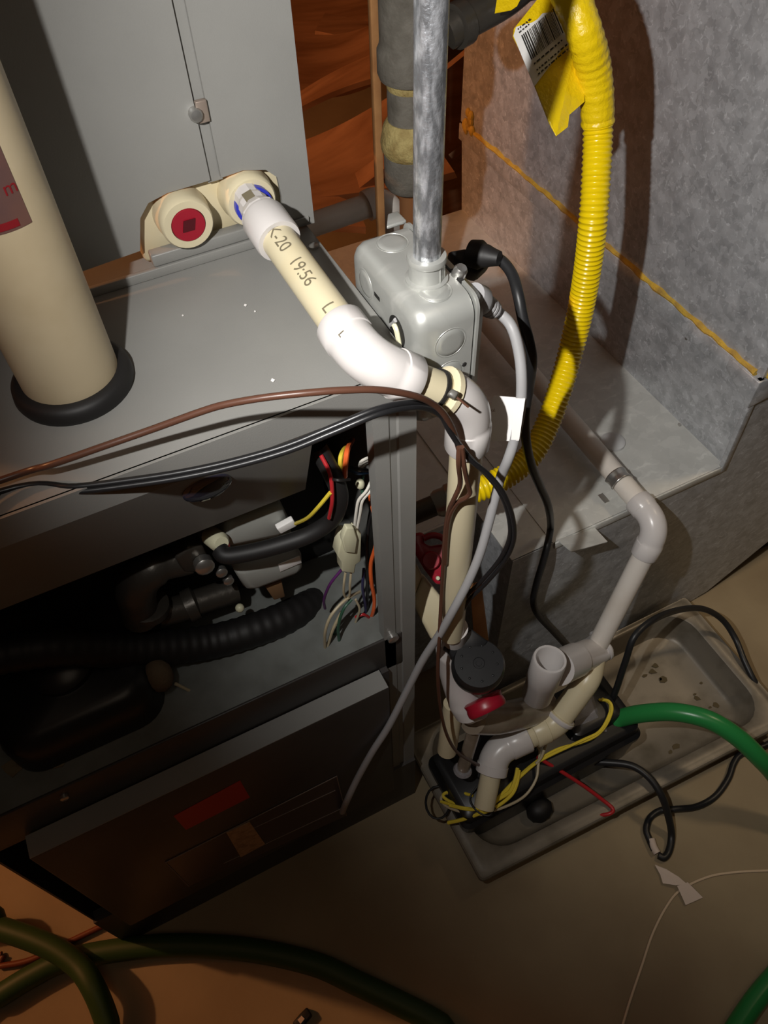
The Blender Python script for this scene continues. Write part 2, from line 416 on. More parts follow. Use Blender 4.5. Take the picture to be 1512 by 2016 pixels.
for a, b in (((440, 1700), (672, 1592)), ((500, 1630), (660, 1556))):
    tube(bm, [Y(a[0], a[1], DY - 0.001), Y(b[0], b[1], DY - 0.001)], 0.0005, 6)
obj('label_border', bm, DOORE, door, smooth=False)
obj('tan_sticker', prism(B(), [Y(x, y, DY - 0.0018) for x, y in [(446, 1640), (492, 1619), (522, 1662), (474, 1688)]], (0, 0.0012, 0)), TAN, door, smooth=False)
obj('shade_box', box(B(), (FX0 + 0.03, 0.463, 0.504), (0.150, 0.556, 0.74)), BLACK_IN, fur, bevel=0.003)  # added black box standing in for the shade deep in the compartment
bm = B()
for px, py, r in ((483, 602, .0012), (502, 614, .0008), (360, 622, .0008), (537, 750, .0016), (564, 775, .001), (28, 748, .0014)):
    p = Z(px, py, ZD + 0.0006); sheet(bm, [p + Vector((r, 0, 0)), p + Vector((r * .2, r * 1.4, 0)), p + Vector((-r * .7, r * .3, 0)), p + Vector((-r * .1, -r * .9, 0))], 0.0005)
o = obj('dust_fleck', bm, PAPER, fur, smooth=False); o['kind'] = 'stuff'
# rust dust lying on the compartment floor
bm = B()
random.seed(4)
for k in range(16):
    p = Z(70 + random.uniform(-45, 60), 1475 + random.uniform(-50, 50), 0.5035)
    r = random.uniform(0.006, 0.014)
    pts = [p + Vector((r * math.cos(a) * random.uniform(.6, 1.2), r * math.sin(a) * random.uniform(.4, .9), 0)) for a in [i * 0.9 for i in range(7)]]
    sheet(bm, pts, 0.0006 + 0.0002 * k / 16)
o = obj('rust_dust', bm, mat('rust_dust', (0.2, 0.16, 0.1), 0.9, noise=(120, (0.13, 0.09, 0.05), 0.4, 0.7)), fur, smooth=False); o['kind'] = 'stuff'

# ------------------------------------------------------------------ things inside the open burner compartment
gv = thing('gas_valve', 'grey two-lobed gas valve with steel pipe elbow inside the open furnace', 'valve', Y(530, 1090, 0.42))
def yface(pts, y, dy, name, m, parent, bev=0.003, label=None):
    return obj(name, prism(B(), [Y(px, py, y) for px, py in pts], (0, dy, 0)), m, parent, bevel=bev, label=label)
yface([(438, 1070), (452, 1022), (556, 994), (574, 1030), (560, 1060), (447, 1084)], 0.405, 0.05, 'upper_housing', VALVE, gv, 0.008)
yface([(462, 1128), (598, 1092), (600, 1118), (594, 1132), (500, 1167), (484, 1164)], 0.398, 0.05, 'lower_housing', VALVE, gv, 0.007)
yface([(455, 1076), (575, 1048), (592, 1092), (468, 1128)], 0.414, 0.04, 'mid_body', VALVE, gv, 0.004)
yface([(545, 1042), (578, 1024), (585, 1036), (553, 1052)], 0.398, 0.006, 'terminal_tag', PAPER, gv, 0.001)
yface([(548, 1112), (590, 1095), (594, 1108), (552, 1126)], 0.3965, 0.001, 'rating_tag', PAPER, gv, 0.0002)
yface([(523, 1157), (555, 1145), (562, 1175), (540, 1182)], 0.408, 0.004, 'wire_tab', mat('brown_tab', (0.2, 0.11, 0.05), 0.6), gv, 0.001)
for px, py, r in ((399, 1106, 0.0085), (434, 1122, 0.0052), (448, 1139, 0.0048)):
    obj('bolt', disc_screw(B(), Y(px, py, 0.408), (0, -1, 0.2), r, r * 0.9), STEEL, gv)
yface([(345, 1100), (372, 1078), (400, 1076), (416, 1110), (395, 1128), (362, 1130)], 0.41, 0.035, 'inlet_block', IRON, gv, 0.003)
obj('pressure_tap', lathe(B(), Y(425, 1062, 0.405), (0.2, -0.8, 0.4), [(0.0085, -0.01), (0.0085, 0.008), (0.006, 0.012)], 14), NATURAL, gv, label='brass-coloured pressure tap')
obj('red_cap', ball(B(), Y(436, 1077, 0.397), 0.0062, 14, (1.2, 0.8, 1)), REDW, gv)
pts = [Y(372, 1098, 0.425), Y(300, 1118, 0.425), Y(268, 1160, 0.425), Y(278, 1215, 0.425)]
obj('iron_elbow', tube(B(), smooth_path(pts, 6), [0.0145] * 5 + [0.0175] * 9 + [0.0165] * 5, 22), IRON, gv)
obj('iron_ring', lathe(B(), Y(290, 1196, 0.425), Y(278, 1215, 0.425) - Y(268, 1160, 0.425), [(0.0165, -0.006), (0.0195, -0.005), (0.0195, 0.003), (0.0165, 0.004)], 22), IRON, gv)
obj('manifold_pipe', tube(B(), [Y(310, 1210, 0.43), Y(365, 1195, 0.43), Y(366, 1195, 0.43), Y(385, 1186, 0.43), Y(386, 1186, 0.43), Y(465, 1160, 0.43)], [0.013, 0.013, 0.016, 0.016, 0.0125, 0.0125], 20), IRON, gv)
obj('pipe_nub', ball(B(), Y(472, 1197, 0.41), 0.0045, 10), NATURAL, gv)

ind = thing('inducer_housing', 'black moulded inducer housing low in the left of the open compartment', 'blower housing', Z(170, 1400, 0.5035))
bm = B()
c = Y(185, 1380, 0.40); c.z = 0.504
loft(bm, [rrect(c.x - 0.083, c.y - 0.036, c.x + 0.06, c.y + 0.1, 0.03, c.z + h) if k < 2 else rrect(c.x - 0.083 + i, c.y - 0.036 + i, c.x + 0.06 - i, c.y + 0.1 - i, 0.028, c.z + h) for k, (i, h) in enumerate(((0, 0), (0, 0.03), (0.004, 0.045), (0.012, 0.052)))], True, True)
obj('body', bm, BLACK, ind)
obj('hub', lathe(B(), c + Vector((-0.012, 0.028, 0.052)), (0, -0.15, 1), [(0.03, 0), (0.03, 0.012), (0.024, 0.017), (0.008, 0.02), (0, 0.02)], 28), BLACK, ind)
obj('hub_screw', disc_screw(B(), c + Vector((-0.012, 0.026, 0.072)), (0, -0.15, 1), 0.005), STEEL, ind)
single('foam_block', ball(B(), Y(312, 1330, 0.39), 0.017, 14, (0.8, 0.9, 1.1)), mat('brown_gasket', (0.12, 0.085, 0.05), 0.9, bump=(200, 0.6)), 'ragged tan gasket lump beside the black inducer housing', 'gasket')
hose = smooth_path([Y(-60, 1300, 0.43), Y(100, 1275, 0.42), Y(260, 1278, 0.415), Y(400, 1266, 0.41), Y(500, 1240, 0.405), Y(580, 1208, 0.41), Y(640, 1175, 0.43)], 14)
hose = resample(hose, 0.0022)
single('drain_tube', tube(B(), hose, [0.017 + 0.0004 * math.sin(i * 1.3) for i in range(len(hose))], 18), BLACKR, 'thick black ribbed tube running across the open compartment under the gas valve', 'tube')

# wiring in the compartment
wh = thing('wiring_harness', 'bundle of coloured wires with a black sleeve and cream connector inside the furnace', 'wiring', Y(690, 1100, 0.38))
def yw(name, pts, r, m, y=0.37, seg=8, **kw):
    return obj(name, wire([Y(p[0], p[1], p[2] if len(p) > 2 else y) for p in pts], r, seg), m, wh, **kw)
yw('sleeve', [(625, 880, .375), (652, 930, .365), (668, 975, .36), (655, 1020, .365), (610, 1052, .37), (550, 1073, .375), (490, 1088, .38), (445, 1094, .385), (432, 1082, .392)], 0.0072, BLACKR, seg=14)
yw('sleeve_tie', [(650, 942, .3572), (668, 946, .3495), (688, 944, .3572)], 0.0012, BLACKR)
yw('red_wire', [(632, 896, .366), (650, 935, .3562), (654, 985, .352), (648, 1020, .356)], 0.0016, REDW)
yw('yellow_wire', [(650, 970, .352), (625, 1000, .358), (605, 1020, .37), (582, 1031, .392)], 0.0016, YWIRE)
yw('yellow_wire', [(692, 868, .40), (674, 890, .372), (670, 912, .366), (678, 928, .37)], 0.0018, YWIRE)
yw('orange_wire', [(694, 866, .40), (684, 885, .368), (680, 915, .362), (679, 938, .364)], 0.0021, ORANGE)
yw('orange_wire', [(728, 972, .39), (736, 1010, .37), (745, 1040, .365), (738, 1080, .37), (730, 1110, .372), (731, 1145, .37), (737, 1180, .37), (733, 1210, .372), (718, 1232, .39)], 0.0019, ORANGE)
for k, dy in enumerate((0, 5, 11)):
    yw('white_wire', [(760, 897 + dy, .385), (730, 900 + dy, .37), (712, 908 + dy, .368), (708, 916 + dy, .372)], 0.0013, WWIRE)
yw('cable_tie', [(690, 920, .372), (712, 924, .36), (742, 928, .366)], 0.0013, BLACKR)
yw('cable_tie', [(688, 926, .37), (705, 932, .362), (730, 930, .366)], 0.0012, mat('blue_wire', (0.02, 0.05, 0.1), 0.4))
for k, dx in enumerate((0, 8)):
    yw('white_wire', [(736 + dx, 935, .37), (722 + dx, 965, .366), (706 + dx, 985, .366), (701 + dx, 1010, .366), (696 + dx // 2, 1055, .368)], 0.0013, WWIRE)
yw('green_wire', [(715, 935, .375), (712, 955, .372), (715, 975, .37)], 0.0014, GWIRE)
obj('wire_nut', ball(B(), Y(709, 953, .37), 0.0042, 10, (.9, .9, 1.3)), NATURAL, wh)
con = yface([(672, 1062), (680, 1052), (698, 1056), (702, 1045), (712, 1052), (711, 1105), (701, 1112), (698, 1130), (674, 1126), (673, 1108), (665, 1095)], 0.36, 0.012, 'connector', NATURAL, wh, 0.0012)
yface([(683, 1040), (697, 1040), (704, 1062), (700, 1090), (680, 1088), (674, 1062)], 0.3565, 0.006, 'latch', NATURAL, con, 0.001)
yw('tan_wire', [(680, 1128, .366), (677, 1150, .364), (678, 1172, .366), (690, 1182, .37)], 0.0012, TWIRE)
yw('tan_wire', [(691, 1128, .366), (689, 1150, .364), (688, 1172, .366), (680, 1182, .37)], 0.0012, TWIRE)
yw('purple_wire', [(672, 1122, .375), (650, 1150, .375), (638, 1180, .38), (640, 1198, .385)], 0.0014, PWIRE)
yw('tan_wire', [(708, 1165, .375), (690, 1174, .368), (670, 1190, .364), (650, 1215, .36), (640, 1245, .358), (640, 1275, .362)], 0.0015, TWIRE)
yw('green_wire', [(692, 1180, .368), (676, 1200, .364), (666, 1235, .362), (668, 1275, .364), (655, 1300, .37), (610, 1318, .38)], 0.0016, GWIRE)
yw('white_wire', [(672, 1205, .366), (655, 1240, .363), (640, 1280, .363), (610, 1310, .366), (570, 1336, .37), (520, 1358, .372), (455, 1374, .374), (395, 1368, .378), (345, 1346, .384)], 0.0016, TWIRE)
yw('green_wire', [(664, 1235, .372), (640, 1285, .37), (590, 1325, .374), (545, 1350, .378)], 0.0014, GWIRE)
yw('blue_wire', [(716, 1120, .378), (714, 1160, .376), (720, 1200, .378), (712, 1235, .384)], 0.0014, mat('navy_wire', (0.03, 0.03, 0.09), 0.4))
yw('tan_wire', [(700, 1180, .372), (708, 1200, .37), (700, 1225, .374)], 0.0012, TWIRE)
yw('black_wire', [(735, 985, .38), (726, 1030, .378), (722, 1080, .378), (724, 1130, .38), (722, 1200, .382)], 0.0018, BLACK)
yw('red_wire', [(700, 1215, .375), (716, 1210, .372), (730, 1222, .374), (716, 1240, .378)], 0.0016, REDW)
obj('spade_terminal', box(B(), Y(712, 1250, .39), Y(712, 1250, .39) + Vector((0.006, 0.004, 0.014))), NATURAL, wh, bevel=0.001)

# ================================================================== coil cabinet above the furnace
CY, CX1, CZ1 = 0.522, 0.1895, 2.46  # unseen top carried up to the ceiling to block the bulb
coil = thing('coil_cabinet', 'tall grey evaporator coil cabinet standing on the back of the furnace top', 'cabinet', (-0.03, 0.8, ZD))
notchL = [(276, 494), (276, 430), (292, 400), (330, 380), (414, 355)]
notchR = [(424, 352), (478, 334), (522, 333), (545, 348), (554, 388), (556, 430)]
SX = Y(414, 355, CY).x; SX2 = Y(424, 352, CY).x
ptsL = [Vector((FX0, CY, CZ1)), Vector((FX0, CY, 0.852))] + [Vector((Y(px, py, CY).x, CY, max(0.852, Y(px, py, CY).z))) for px, py in notchL] + [Vector((SX, CY, CZ1))]
obj('front_panel', prism(B(), ptsL, (0, 0.003, 0)), PAINT, coil, smooth=False)
ptsR = [Vector((SX2 + 0.004, CY - 0.001, CZ1))] + [Vector((Y(px, py, CY).x + (0.004 if k == 0 else 0), CY - 0.001, max(0.853, Y(px, py, CY).z))) for k, (px, py) in enumerate(notchR)] + [Vector((Y(556, 452, CY).x, CY - 0.001, 0.853)), Vector((CX1, CY - 0.001, 0.853)), Vector((CX1, CY - 0.001, CZ1))]
obj('access_panel', prism(B(), ptsR, (0, 0.003, 0)), PAINT, coil, smooth=False)
obj('seam_channel', box(B(), (SX - 0.001, CY + 0.003, 0.905), (SX2 + 0.006, CY + 0.0045, CZ1)), PAINT, coil, smooth=False)
obj('side_panel', box(B(), (CX1 - 0.002, CY + 0.003, 0.853), (CX1, FY1 + 0.02, CZ1)), PAINT, coil, smooth=False)
obj('drain_pan', box(B(), (Y(272, 460, CY).x, CY + 0.010, 0.853), (CX1 - 0.012, CY + 0.03, 0.912)), CREAM, coil, bevel=0.004)
obj('base_flange', box(B(), (FX0 + 0.24, CY - 0.006, ZD), (Y(560, 440, CY).x, CY - 0.002, ZD + 0.0075)), PAINT, coil, bevel=0.0008)
obj('flange_lip', box(B(), (Y(288, 480, CY).x, CY - 0.004, ZD + 0.0075), (Y(500, 440, CY).x, CY + 0.006, ZD + 0.017)), PAINT, coil, bevel=0.0012)
obj('bracket', sheet(B(), [Y(548, 446, CY - 0.004), Y(608, 427, CY - 0.004), Y(608, 437, CY - 0.004), Y(552, 458, CY - 0.004)], 0.0015), PAINT, coil, smooth=False)
c = Y(386, 226, CY - 0.003)
obj('clip', box(B(), c + Vector((0.001, -0.001, -0.006)), c + Vector((0.0085, 0.003, 0.008))), mat('clip_steel', (0.3, 0.24, 0.2), 0.4, 0.4), coil, bevel=0.0006)
obj('screw', disc_screw(B(), c + Vector((0, 0.003, 0)), (-0.1, -1, 0.15), 0.0046, 0.006), STEEL, coil)
p = Y(362, 428, CY)
port = obj('capped_port', lathe(B(), p + Vector((0, 0.014, 0)), (0, -1, 0), [(0.020, 0), (0.020, 0.010), (0.0190, 0.018), (0.0188, 0.0235), (0.0176, 0.025), (0.0125, 0.025), (0.0125, 0.018)], 36, (True, False)), CREAM, coil)
obj('red_plug', lathe(B(), p + Vector((0, 0.006, 0)), (0, -1, 0), [(0.0122, 0), (0.0122, 0.0165), (0.0118, 0.0178), (0.0, 0.0178)], 36), RED, port)
u = Vector((0.8, 0, 0.6)); v = Vector((-0.6, 0, 0.8)); q = p + Vector((0, -0.0122, 0.0005))
obj('square_socket', sheet(B(), [q + u * 0.0068, q + v * 0.0052, q - u * 0.0068, q - v * 0.0052], 0.0005), mat('plug_recess_shade', (0.07, 0.002, 0.006), 0.5), port, smooth=False)  # flat darker red patch, the recess shade put into its colour
p2 = Y(488, 388, CY)
port2 = obj('open_port', lathe(B(), p2 + Vector((0, 0.014, 0)), (0, -1, 0), [(0.020, 0), (0.020, 0.010), (0.0190, 0.016), (0.0188, 0.0215), (0.0176, 0.023), (0.0138, 0.023), (0.0138, 0.016)], 36, (True, False)), CREAM, coil)
obj('blue_ring', lathe(B(), p2 + Vector((0, 0.01, 0)), (0, -1, 0), [(0.0138, 0), (0.0138, 0.0235), (0.0102, 0.0235)], 36), BLUE, port2)
for px, py in ((330, 440), (440, 400), (540, 350)):
    pass

# ================================================================== flue pipe
fl = thing('flue_pipe', 'wide cream plastic flue pipe rising through a black rubber collar on the furnace top', 'pipe', (-0.02, 0.431, ZD))
FC = Vector((-0.02, 0.431, 0))
obj('pipe', pipe(B(), FC + Vector((0, 0, ZD - 0.03)), FC + Vector((0, 0, 2.49)), 0.0305, 48), FLUE, fl)
obj('collar', lathe(B(), FC + Vector((0, 0, ZD + 0.0002)), (0, 0, 1), [(0.0375, 0), (0.0385, 0.003), (0.0375, 0.009), (0.0345, 0.0115), (0.0308, 0.012)], 48), BLACKR, fl)
# smoky label wrapped on the pipe
bm = B()
aa = [math.radians(a) for a in range(228, 301, 4)]
for k in range(len(aa) - 1):
    vs = [bm.verts.new((FC.x + 0.0309 * math.cos(a), FC.y + 0.0309 * math.sin(a), z)) for a, z in ((aa[k], 0.978), (aa[k + 1], 0.978), (aa[k + 1], 1.09), (aa[k], 1.09))]
    bm.faces.new(vs)
bmesh.ops.remove_doubles(bm, verts=bm.verts, dist=1e-5)
lab = obj('label', bm, SMOKE, fl, label='smoky label with dark red print')

def on_flue(bm, ang, z, size_turn=0.0):
    """wraps lettering (x along the girth, y up) onto the flue"""
    for v in bm.verts:
        a = math.radians(ang) + v.co.x / 0.0311
        v.co = Vector((FC.x + 0.0312 * math.cos(a), FC.y + 0.0312 * math.sin(a), z + v.co.y))
    return bm
obj('print', on_flue(text_bm('m', 0.010), 286, 0.9985), REDINK, lab, smooth=False)
bm = B()
for z0, z1, a0, a1 in ((1.016, 1.0195, 268, 299), (0.9795, 0.9835, 264, 290)):
    vs = []; bm = B()
    for a in range(a0, a1 + 1, 3):
        vs.append(Vector((FC.x + 0.0312 * math.cos(math.radians(a)), FC.y + 0.0312 * math.sin(math.radians(a)), z0)))
    for i in range(len(vs) - 1):
        bm.faces.new([bm.verts.new(p) for p in (vs[i], vs[i + 1], vs[i + 1] + Vector((0, 0, z1 - z0)), vs[i] + Vector((0, 0, z1 - z0)))])
    obj('print_band', bm, REDINK, lab, smooth=False)

# ================================================================== drain line from the coil down to the trap
P0 = Y(490, 391, CY - 0.012); C1 = Z(722, 714, 0.876); E2 = Vector((0.2135, 0.3195, 0.823)); RP = 0.0122
dl = thing('drain_line', 'cream drain pipe with white elbows running from the coil cabinet down past the corner post', 'pipe', (0.2135, 0.3195, 0.1))
d1 = (C1 - P0).normalized(); d2 = (E2 - C1).normalized(); dn = Vector((0, 0, -1))
ad = obj('adapter', lathe(B(), P0 + d1 * -0.012, d1, [(0.0098, 0), (0.0098, 0.016), (0.0112, 0.020), (0.0112, 0.026), (0.0150, 0.034), (0.0155, 0.052)], 12), WHITE, dl, smooth=False, label='white hexagonal adapter')
obj('adapter_socket', lathe(B(), P0 + d1 * 0.024, d1, [(0.0150, 0), (0.0162, 0.003), (0.0162, 0.026), (0.0155, 0.028), (0.0124, 0.028)], 30), WHITE, ad)
obj('barcode_label', sheet(B(), [P0 + d1 * t + Vector((-0.35, -0.1, 0.93)).normalized() * 0.0112 + s for t, s in ((0.006, Vector((-.003, 0, -.0015))), (0.016, Vector((-.003, 0, -.0015))), (0.016, Vector((.004, 0, .0006))), (0.006, Vector((.004, 0, .0006))))], 0.0004), INKG, ad, smooth=False)
obj('pipe', pipe(B(), P0 + d1 * 0.03, C1 - d1 * 0.02, RP, 32), CREAM, dl)
obj('wide_elbow', elbow(C1 - d1 * 0.036, C1, C1 + d2 * 0.036, 0.0165, 0.022), WHITE, dl, label='white plastic elbow, the larger bend')
obj('pipe', pipe(B(), C1 + d2 * 0.02, E2 - d2 * 0.012, RP, 32), CREAM, dl)
obj('elbow', elbow(E2 - d2 * 0.024, E2, E2 + dn * 0.044, 0.0164, 0.021), WHITE, dl)
obj('socket_bead', lathe(B(), E2 - d2 * 0.026, d2, [(0.0155, 0), (0.0172, 0.001), (0.0172, 0.005), (0.016, 0.006)], 30), CREAM, dl)
obj('pipe', pipe(B(), E2 + dn * 0.02, Vector((0.2135, 0.3195, 0.50)), RP, 32), CREAM, dl)
# printed line on the pipe: lettering wrapped round the cylinder
def on_pipe(bm, a, axis, upref, r, turn):
    axis = Vector(axis).normalized(); n = (Vector(upref) - axis * Vector(upref).dot(axis)).normalized(); s = n.cross(axis)
    for v in bm.verts:
        t = v.co.y / r + turn
        v.co = Vector(a) + axis * v.co.x + (n * math.cos(t) + s * math.sin(t)) * (r + 0.00025)
    return bm
upv = EYE - (P0 + d1 * 0.1)
for body, st in (('K-20', 0.050), ('19:56', 0.084), ('L', 0.132)):
    obj('print', on_pipe(text_bm(body, 0.0125), P0 + d1 * st, d1, upv, RP, 0.05), INKG, dl, smooth=False, label='printed characters ' + body)
obj('print', on_pipe(text_bm('L', 0.006), C1 - d1 * 0.018, d1, upv, 0.0160, -0.15), INKG, dl, smooth=False)
# tee, float switch end and the legs below
T0 = Vector((0.2135, 0.3195, 0.508)); 
tee = [D(895, 1236, .785), D(892, 1275, .832), D(897, 1320, .866), D(912, 1372, .89), D(926, 1398, .90)]
obj('drain_tee', tube(B(), smooth_path(tee, 6), [0.0135] * 6 + [0.0185] * 13 + [0.0195] * 6, 28), WHITE, dl)
obj('outlet_socket', lathe(B(), D(920, 1402, .90), D(948, 1390, .88) - D(920, 1402, .90), [(0.014, 0), (0.014, 0.022)], 28), WHITE, dl)
obj('lower_pipe', pipe(B(), D(893, 1385, .93), D(880, 1478, .985), RP, 24), CREAM, dl)
obj('red_cap', lathe(B(), D(955, 1387, .86), R_RIGHT * 0.42 + R_DOWN * 0.86 - R_FWD * 0.2, [(0.020, -0.008), (0.0225, -0.0065), (0.0215, -0.002), (0.0225, 0.001), (0.0225, 0.006), (0.021, 0.008), (0.008, 0.0085)], 30), RED, dl, label='dark red screw cap')

tr = thing('clear_trap', 'smoky clear plastic trap lying between the float switch tee and the open white stub', 'trap', D(1010, 1410, .95))
obj('body', tube(B(), smooth_path([D(930, 1412, .945), D(980, 1413, .98), D(1035, 1402, 1.03), D(1075, 1388, 1.06)], 5), 0.0205, 26), CLEARP, tr)
obj('tail_pipe', pipe(B(), D(937, 1425, .955), D(912, 1512, 1.03), 0.0085, 16), CLEARP, tr)
obj('tail_ring', lathe(B(), D(911, 1516, 1.03), D(912, 1512, 1.03) - D(937, 1425, .955), [(0.0105, -0.004), (0.0125, 0), (0.0105, 0.003)], 18), CLEARF, tr)

fs = thing('float_switch', 'black round float switch with moulded wire hood on the white drain tee', 'switch', D(943, 1310, .82))
ax = (Vector((0, 0, 1)) * 0.72 + (EYE - D(943, 1308, .82)).normalized() * 0.75 + Vector((0.08, 0, 0))).normalized()
cc = D(943, 1305, .795)
obj('cap', lathe(B(), cc - ax * 0.02, ax, [(0.022, -0.012), (0.0265, -0.006), (0.0275, 0.004), (0.0272, 0.014), (0.025, 0.0185), (0.0248, 0.0192), (0.006, 0.0194), (0.0055, 0.0186), (0.0032, 0.0186), (0.003, 0.0194), (0, 0.0194)], 44), BLACK, fs)
hood = [D(871, 1274, .803), D(928, 1237, .803), D(962, 1262, .803), D(935, 1300, .803), D(893, 1300, .803), D(880, 1280, .803)]
obj('wire_hood', prism(B(), hood, -ax * 0.012), BLACK, fs, bevel=0.002)
bm = B()
for k in range(9):
    a = k * 0.7
    u_, v_ = frame(ax)
    p = cc + u_ * math.cos(a) * 0.0185 + v_ * math.sin(a) * 0.0185
    ball(bm, p - ax * 0.0006, 0.0014, 6, (1, 1, .6))
obj('raised_marks', bm, BLACK, fs)

# ================================================================== white condensate line with open stub and lower elbows
cl = thing('condensate_line', 'white condensate pipe lying on the duct ledge and dropping over its front to the pump', 'pipe', (0.47, 0.34, 0.1))
A0 = X(958, 640, 0.528); A0.z = 0.452; A0.y = 0.80
A1 = Vector((0.5235, 0.360, 0.439))
RW = 0.0132
obj('run_pipe', pipe(B(), A0, A1 + Vector((0, 0.025, 0)), RW, 28), WPIPE, cl)
BT = D(1170, 1283, 1.05)
dd = (BT - A1).normalized()
obj('corner_elbow', elbow(A1 + Vector((0, 0.042, 0)), A1, A1 + dd * 0.046, 0.0166, 0.026), WHITE, cl)
obj('drop_pipe', pipe(B(), A1 + dd * 0.02, BT - dd * 0.01, RW, 28), WPIPE, cl)
bm = B()
for k in range(5):
    q = D(1262 + k * 2.2, 1042 + k * 7, A1.z * 0 + .952)
    box(bm, q, q + Vector((0.0022, 0.0005, 0.002)))
obj('elbow_print', bm, INK, cl, smooth=False)
# lower tee
TS = D(1092, 1318, .965)
obj('lower_tee', tube(B(), [BT + Vector((0.014, 0.003, 0.001)), BT + Vector((0.011, 0.002, 0.001)), BT, BT.lerp(TS, 0.48), BT.lerp(TS, 0.485), BT.lerp(TS, 0.92)], [0.0190, 0.0202, 0.0202, 0.0202, 0.0222, 0.0222], 30), WHITE, cl)
obj('tee_bead', lathe(B(), BT + Vector((0.012, 0.003, 0.001)), Vector((0.99, 0.1, 0.06)), [(0.019, -0.002), (0.0222, 0), (0.0222, 0.003), (0.019, 0.004), (0.017, 0.0035), (0.015, 0.0)], 30), WHITE, cl)
S0, S1 = D(1056, 1372, .99), D(1083, 1297, .93)
sd = (S1 - S0).normalized(); SL = (S1 - S0).length
obj('open_stub', lathe(B(), S0, sd, [(0.0, -0.004), (0.0155, -0.002), (0.0185, 0.002), (0.0195, SL * 0.45), (0.0200, SL * 0.46), (0.0205, SL - 0.002), (0.0195, SL), (0.0170, SL), (0.0160, SL - 0.002), (0.0155, SL * 0.55), (0.0125, SL * 0.5), (0.0120, SL * 0.2), (0.0, SL * 0.2)], 40, (False, False)), WHITE, cl, label='open-topped white stub pipe')
L0 = D(1160, 1335, 1.03); L1 = D(1094, 1424, 1.045); L2 = D(976, 1478, 1.035); L3 = D(953, 1590, 1.034)
obj('lower_pipe', tube(B(), arc(BT.lerp(L0, 0.2), L0, L1, 0.012), 0.0166, 28), CREAM, cl)
dA = (L1 - L0).normalized(); dB = (L2 - L1).normalized(); dC = (L3 - L2).normalized()
obj('socket_bead', lathe(B(), L1 - dA * 0.014, dA, [(0.0188, 0), (0.0208, 0.002), (0.0208, 0.006), (0.019, 0.008)], 28), WHITE, cl)
obj('lower_elbow', elbow(L1 - dA * 0.012, L1, L1 + dB * 0.034, 0.0198, 0.014), CREAM, cl)
obj('lower_pipe', pipe(B(), L1 + dB * 0.02, L2 - dB * 0.02, 0.0168, 28), CREAM, cl)
obj('pump_elbow', elbow(L2 - dB * 0.046, L2, L2 + dC * 0.030, 0.0208, 0.018), WHITE, cl)
obj('pump_inlet_pipe', pipe(B(), L2 + dC * 0.02, L3, 0.0135, 28), CREAM, cl)

st = thing('pipe_strap', 'shiny zinc strap holding the white condensate pipe to the duct ledge', 'strap', (0.5215, 0.437, 0.414))
sc_ = Vector((0.5215, 0.437, 0.4425))
bm = B()
rings = []
for y in (-0.0075, -0.006, -0.0015, 0.0015, 0.006, 0.0075):
    r = 0.0138 + (0.0012 if abs(y) > 0.005 else 0.0)
    rings.append([sc_ + Vector((r * math.cos(math.radians(a)), y, r * math.sin(math.radians(a)))) for a in range(-10, 191, 10)])
R_ = [[bm.verts.new(p) for p in ring] for ring in rings]
for i in range(len(R_) - 1):
    for k in range(len(R_[0]) - 1): bm.faces.new([R_[i][k], R_[i][k + 1], R_[i + 1][k + 1], R_[i + 1][k]])
so = obj('band', bm, STEEL, st); sm = so.modifiers.new('thickness', 'SOLIDIFY'); sm.thickness = 0.0012
obj('foot', box(B(), sc_ + Vector((0.0125, -0.0075, -0.028)), sc_ + Vector((0.034, 0.0075, -0.0265))), STEEL, st, bevel=0.0005)
obj('foot', box(B(), sc_ + Vector((-0.020, -0.0075, -0.028)), sc_ + Vector((-0.0125, 0.0075, -0.0265))), STEEL, st, bevel=0.0005)
obj('screw', disc_screw(B(), sc_ + Vector((0.026, 0, -0.0265)), (0, 0, 1), 0.0062, 0.006), STEEL, st)

# ================================================================== return duct
RX, LY, LZ, SZ = 0.668, 0.409, 0.414, 0.574
du = thing('return_duct', 'galvanized return air duct with a wide ledge and yellow sealed seam, right of the furnace', 'duct', (0.6, 0.75, 0))
BY = 1.09
obj('drop_left_panel', box(B(), (RX - 0.003, LY, SZ), (RX, BY, 2.46)), GALV, du, smooth=False)
obj('drop_front_panel', box(B(), (RX - 0.003, LY - 0.002, SZ), (RX + 0.55, LY, 2.46)), GALV, du, smooth=False)
obj('drop_back_panel', box(B(), (RX, BY - 0.002, SZ), (RX + 0.55, BY, 2.46)), GALV, du, smooth=False)
obj('drop_right_panel', box(B(), (RX + 0.548, LY, SZ - 0.1), (RX + 0.55, BY, 2.46)), GALV, du, smooth=False)
obj('riser_panel', hexa(B(), [(RX + 0.008, LY + 0.002, LZ), (RX + 0.010, LY + 0.002, LZ), (RX + 0.010, BY, LZ), (RX + 0.008, BY, LZ)],
                        [(RX - 0.001, LY + 0.002, SZ), (RX + 0.001, LY + 0.002, SZ), (RX + 0.001, BY, SZ), (RX - 0.001, BY, SZ)]), GALV, du, smooth=False)
obj('ledge_panel', box(B(), (0.353, LY + 0.001, LZ - 0.002), (RX + 0.009, BY, LZ)), GALV_L, du, smooth=False)
obj('ledge_overlap', box(B(), (0.410, LY + 0.0005, LZ), (RX + 0.004, LY + 0.40, LZ + 0.0012)), GALV_L, du, smooth=False)
front = [(0.353, LY, LZ), (0.353, LY, 0.0), (0.744, LY, 0.0), (0.80, LY, 0.012), (1.10, LY, 0.275), (1.215, LY, 0.46), (1.215, LY, SZ), (RX, LY, SZ), (RX + 0.008, LY, LZ)]
obj('front_panel', prism(B(), front, (0, 0.002, 0)), GALV, du, smooth=False)
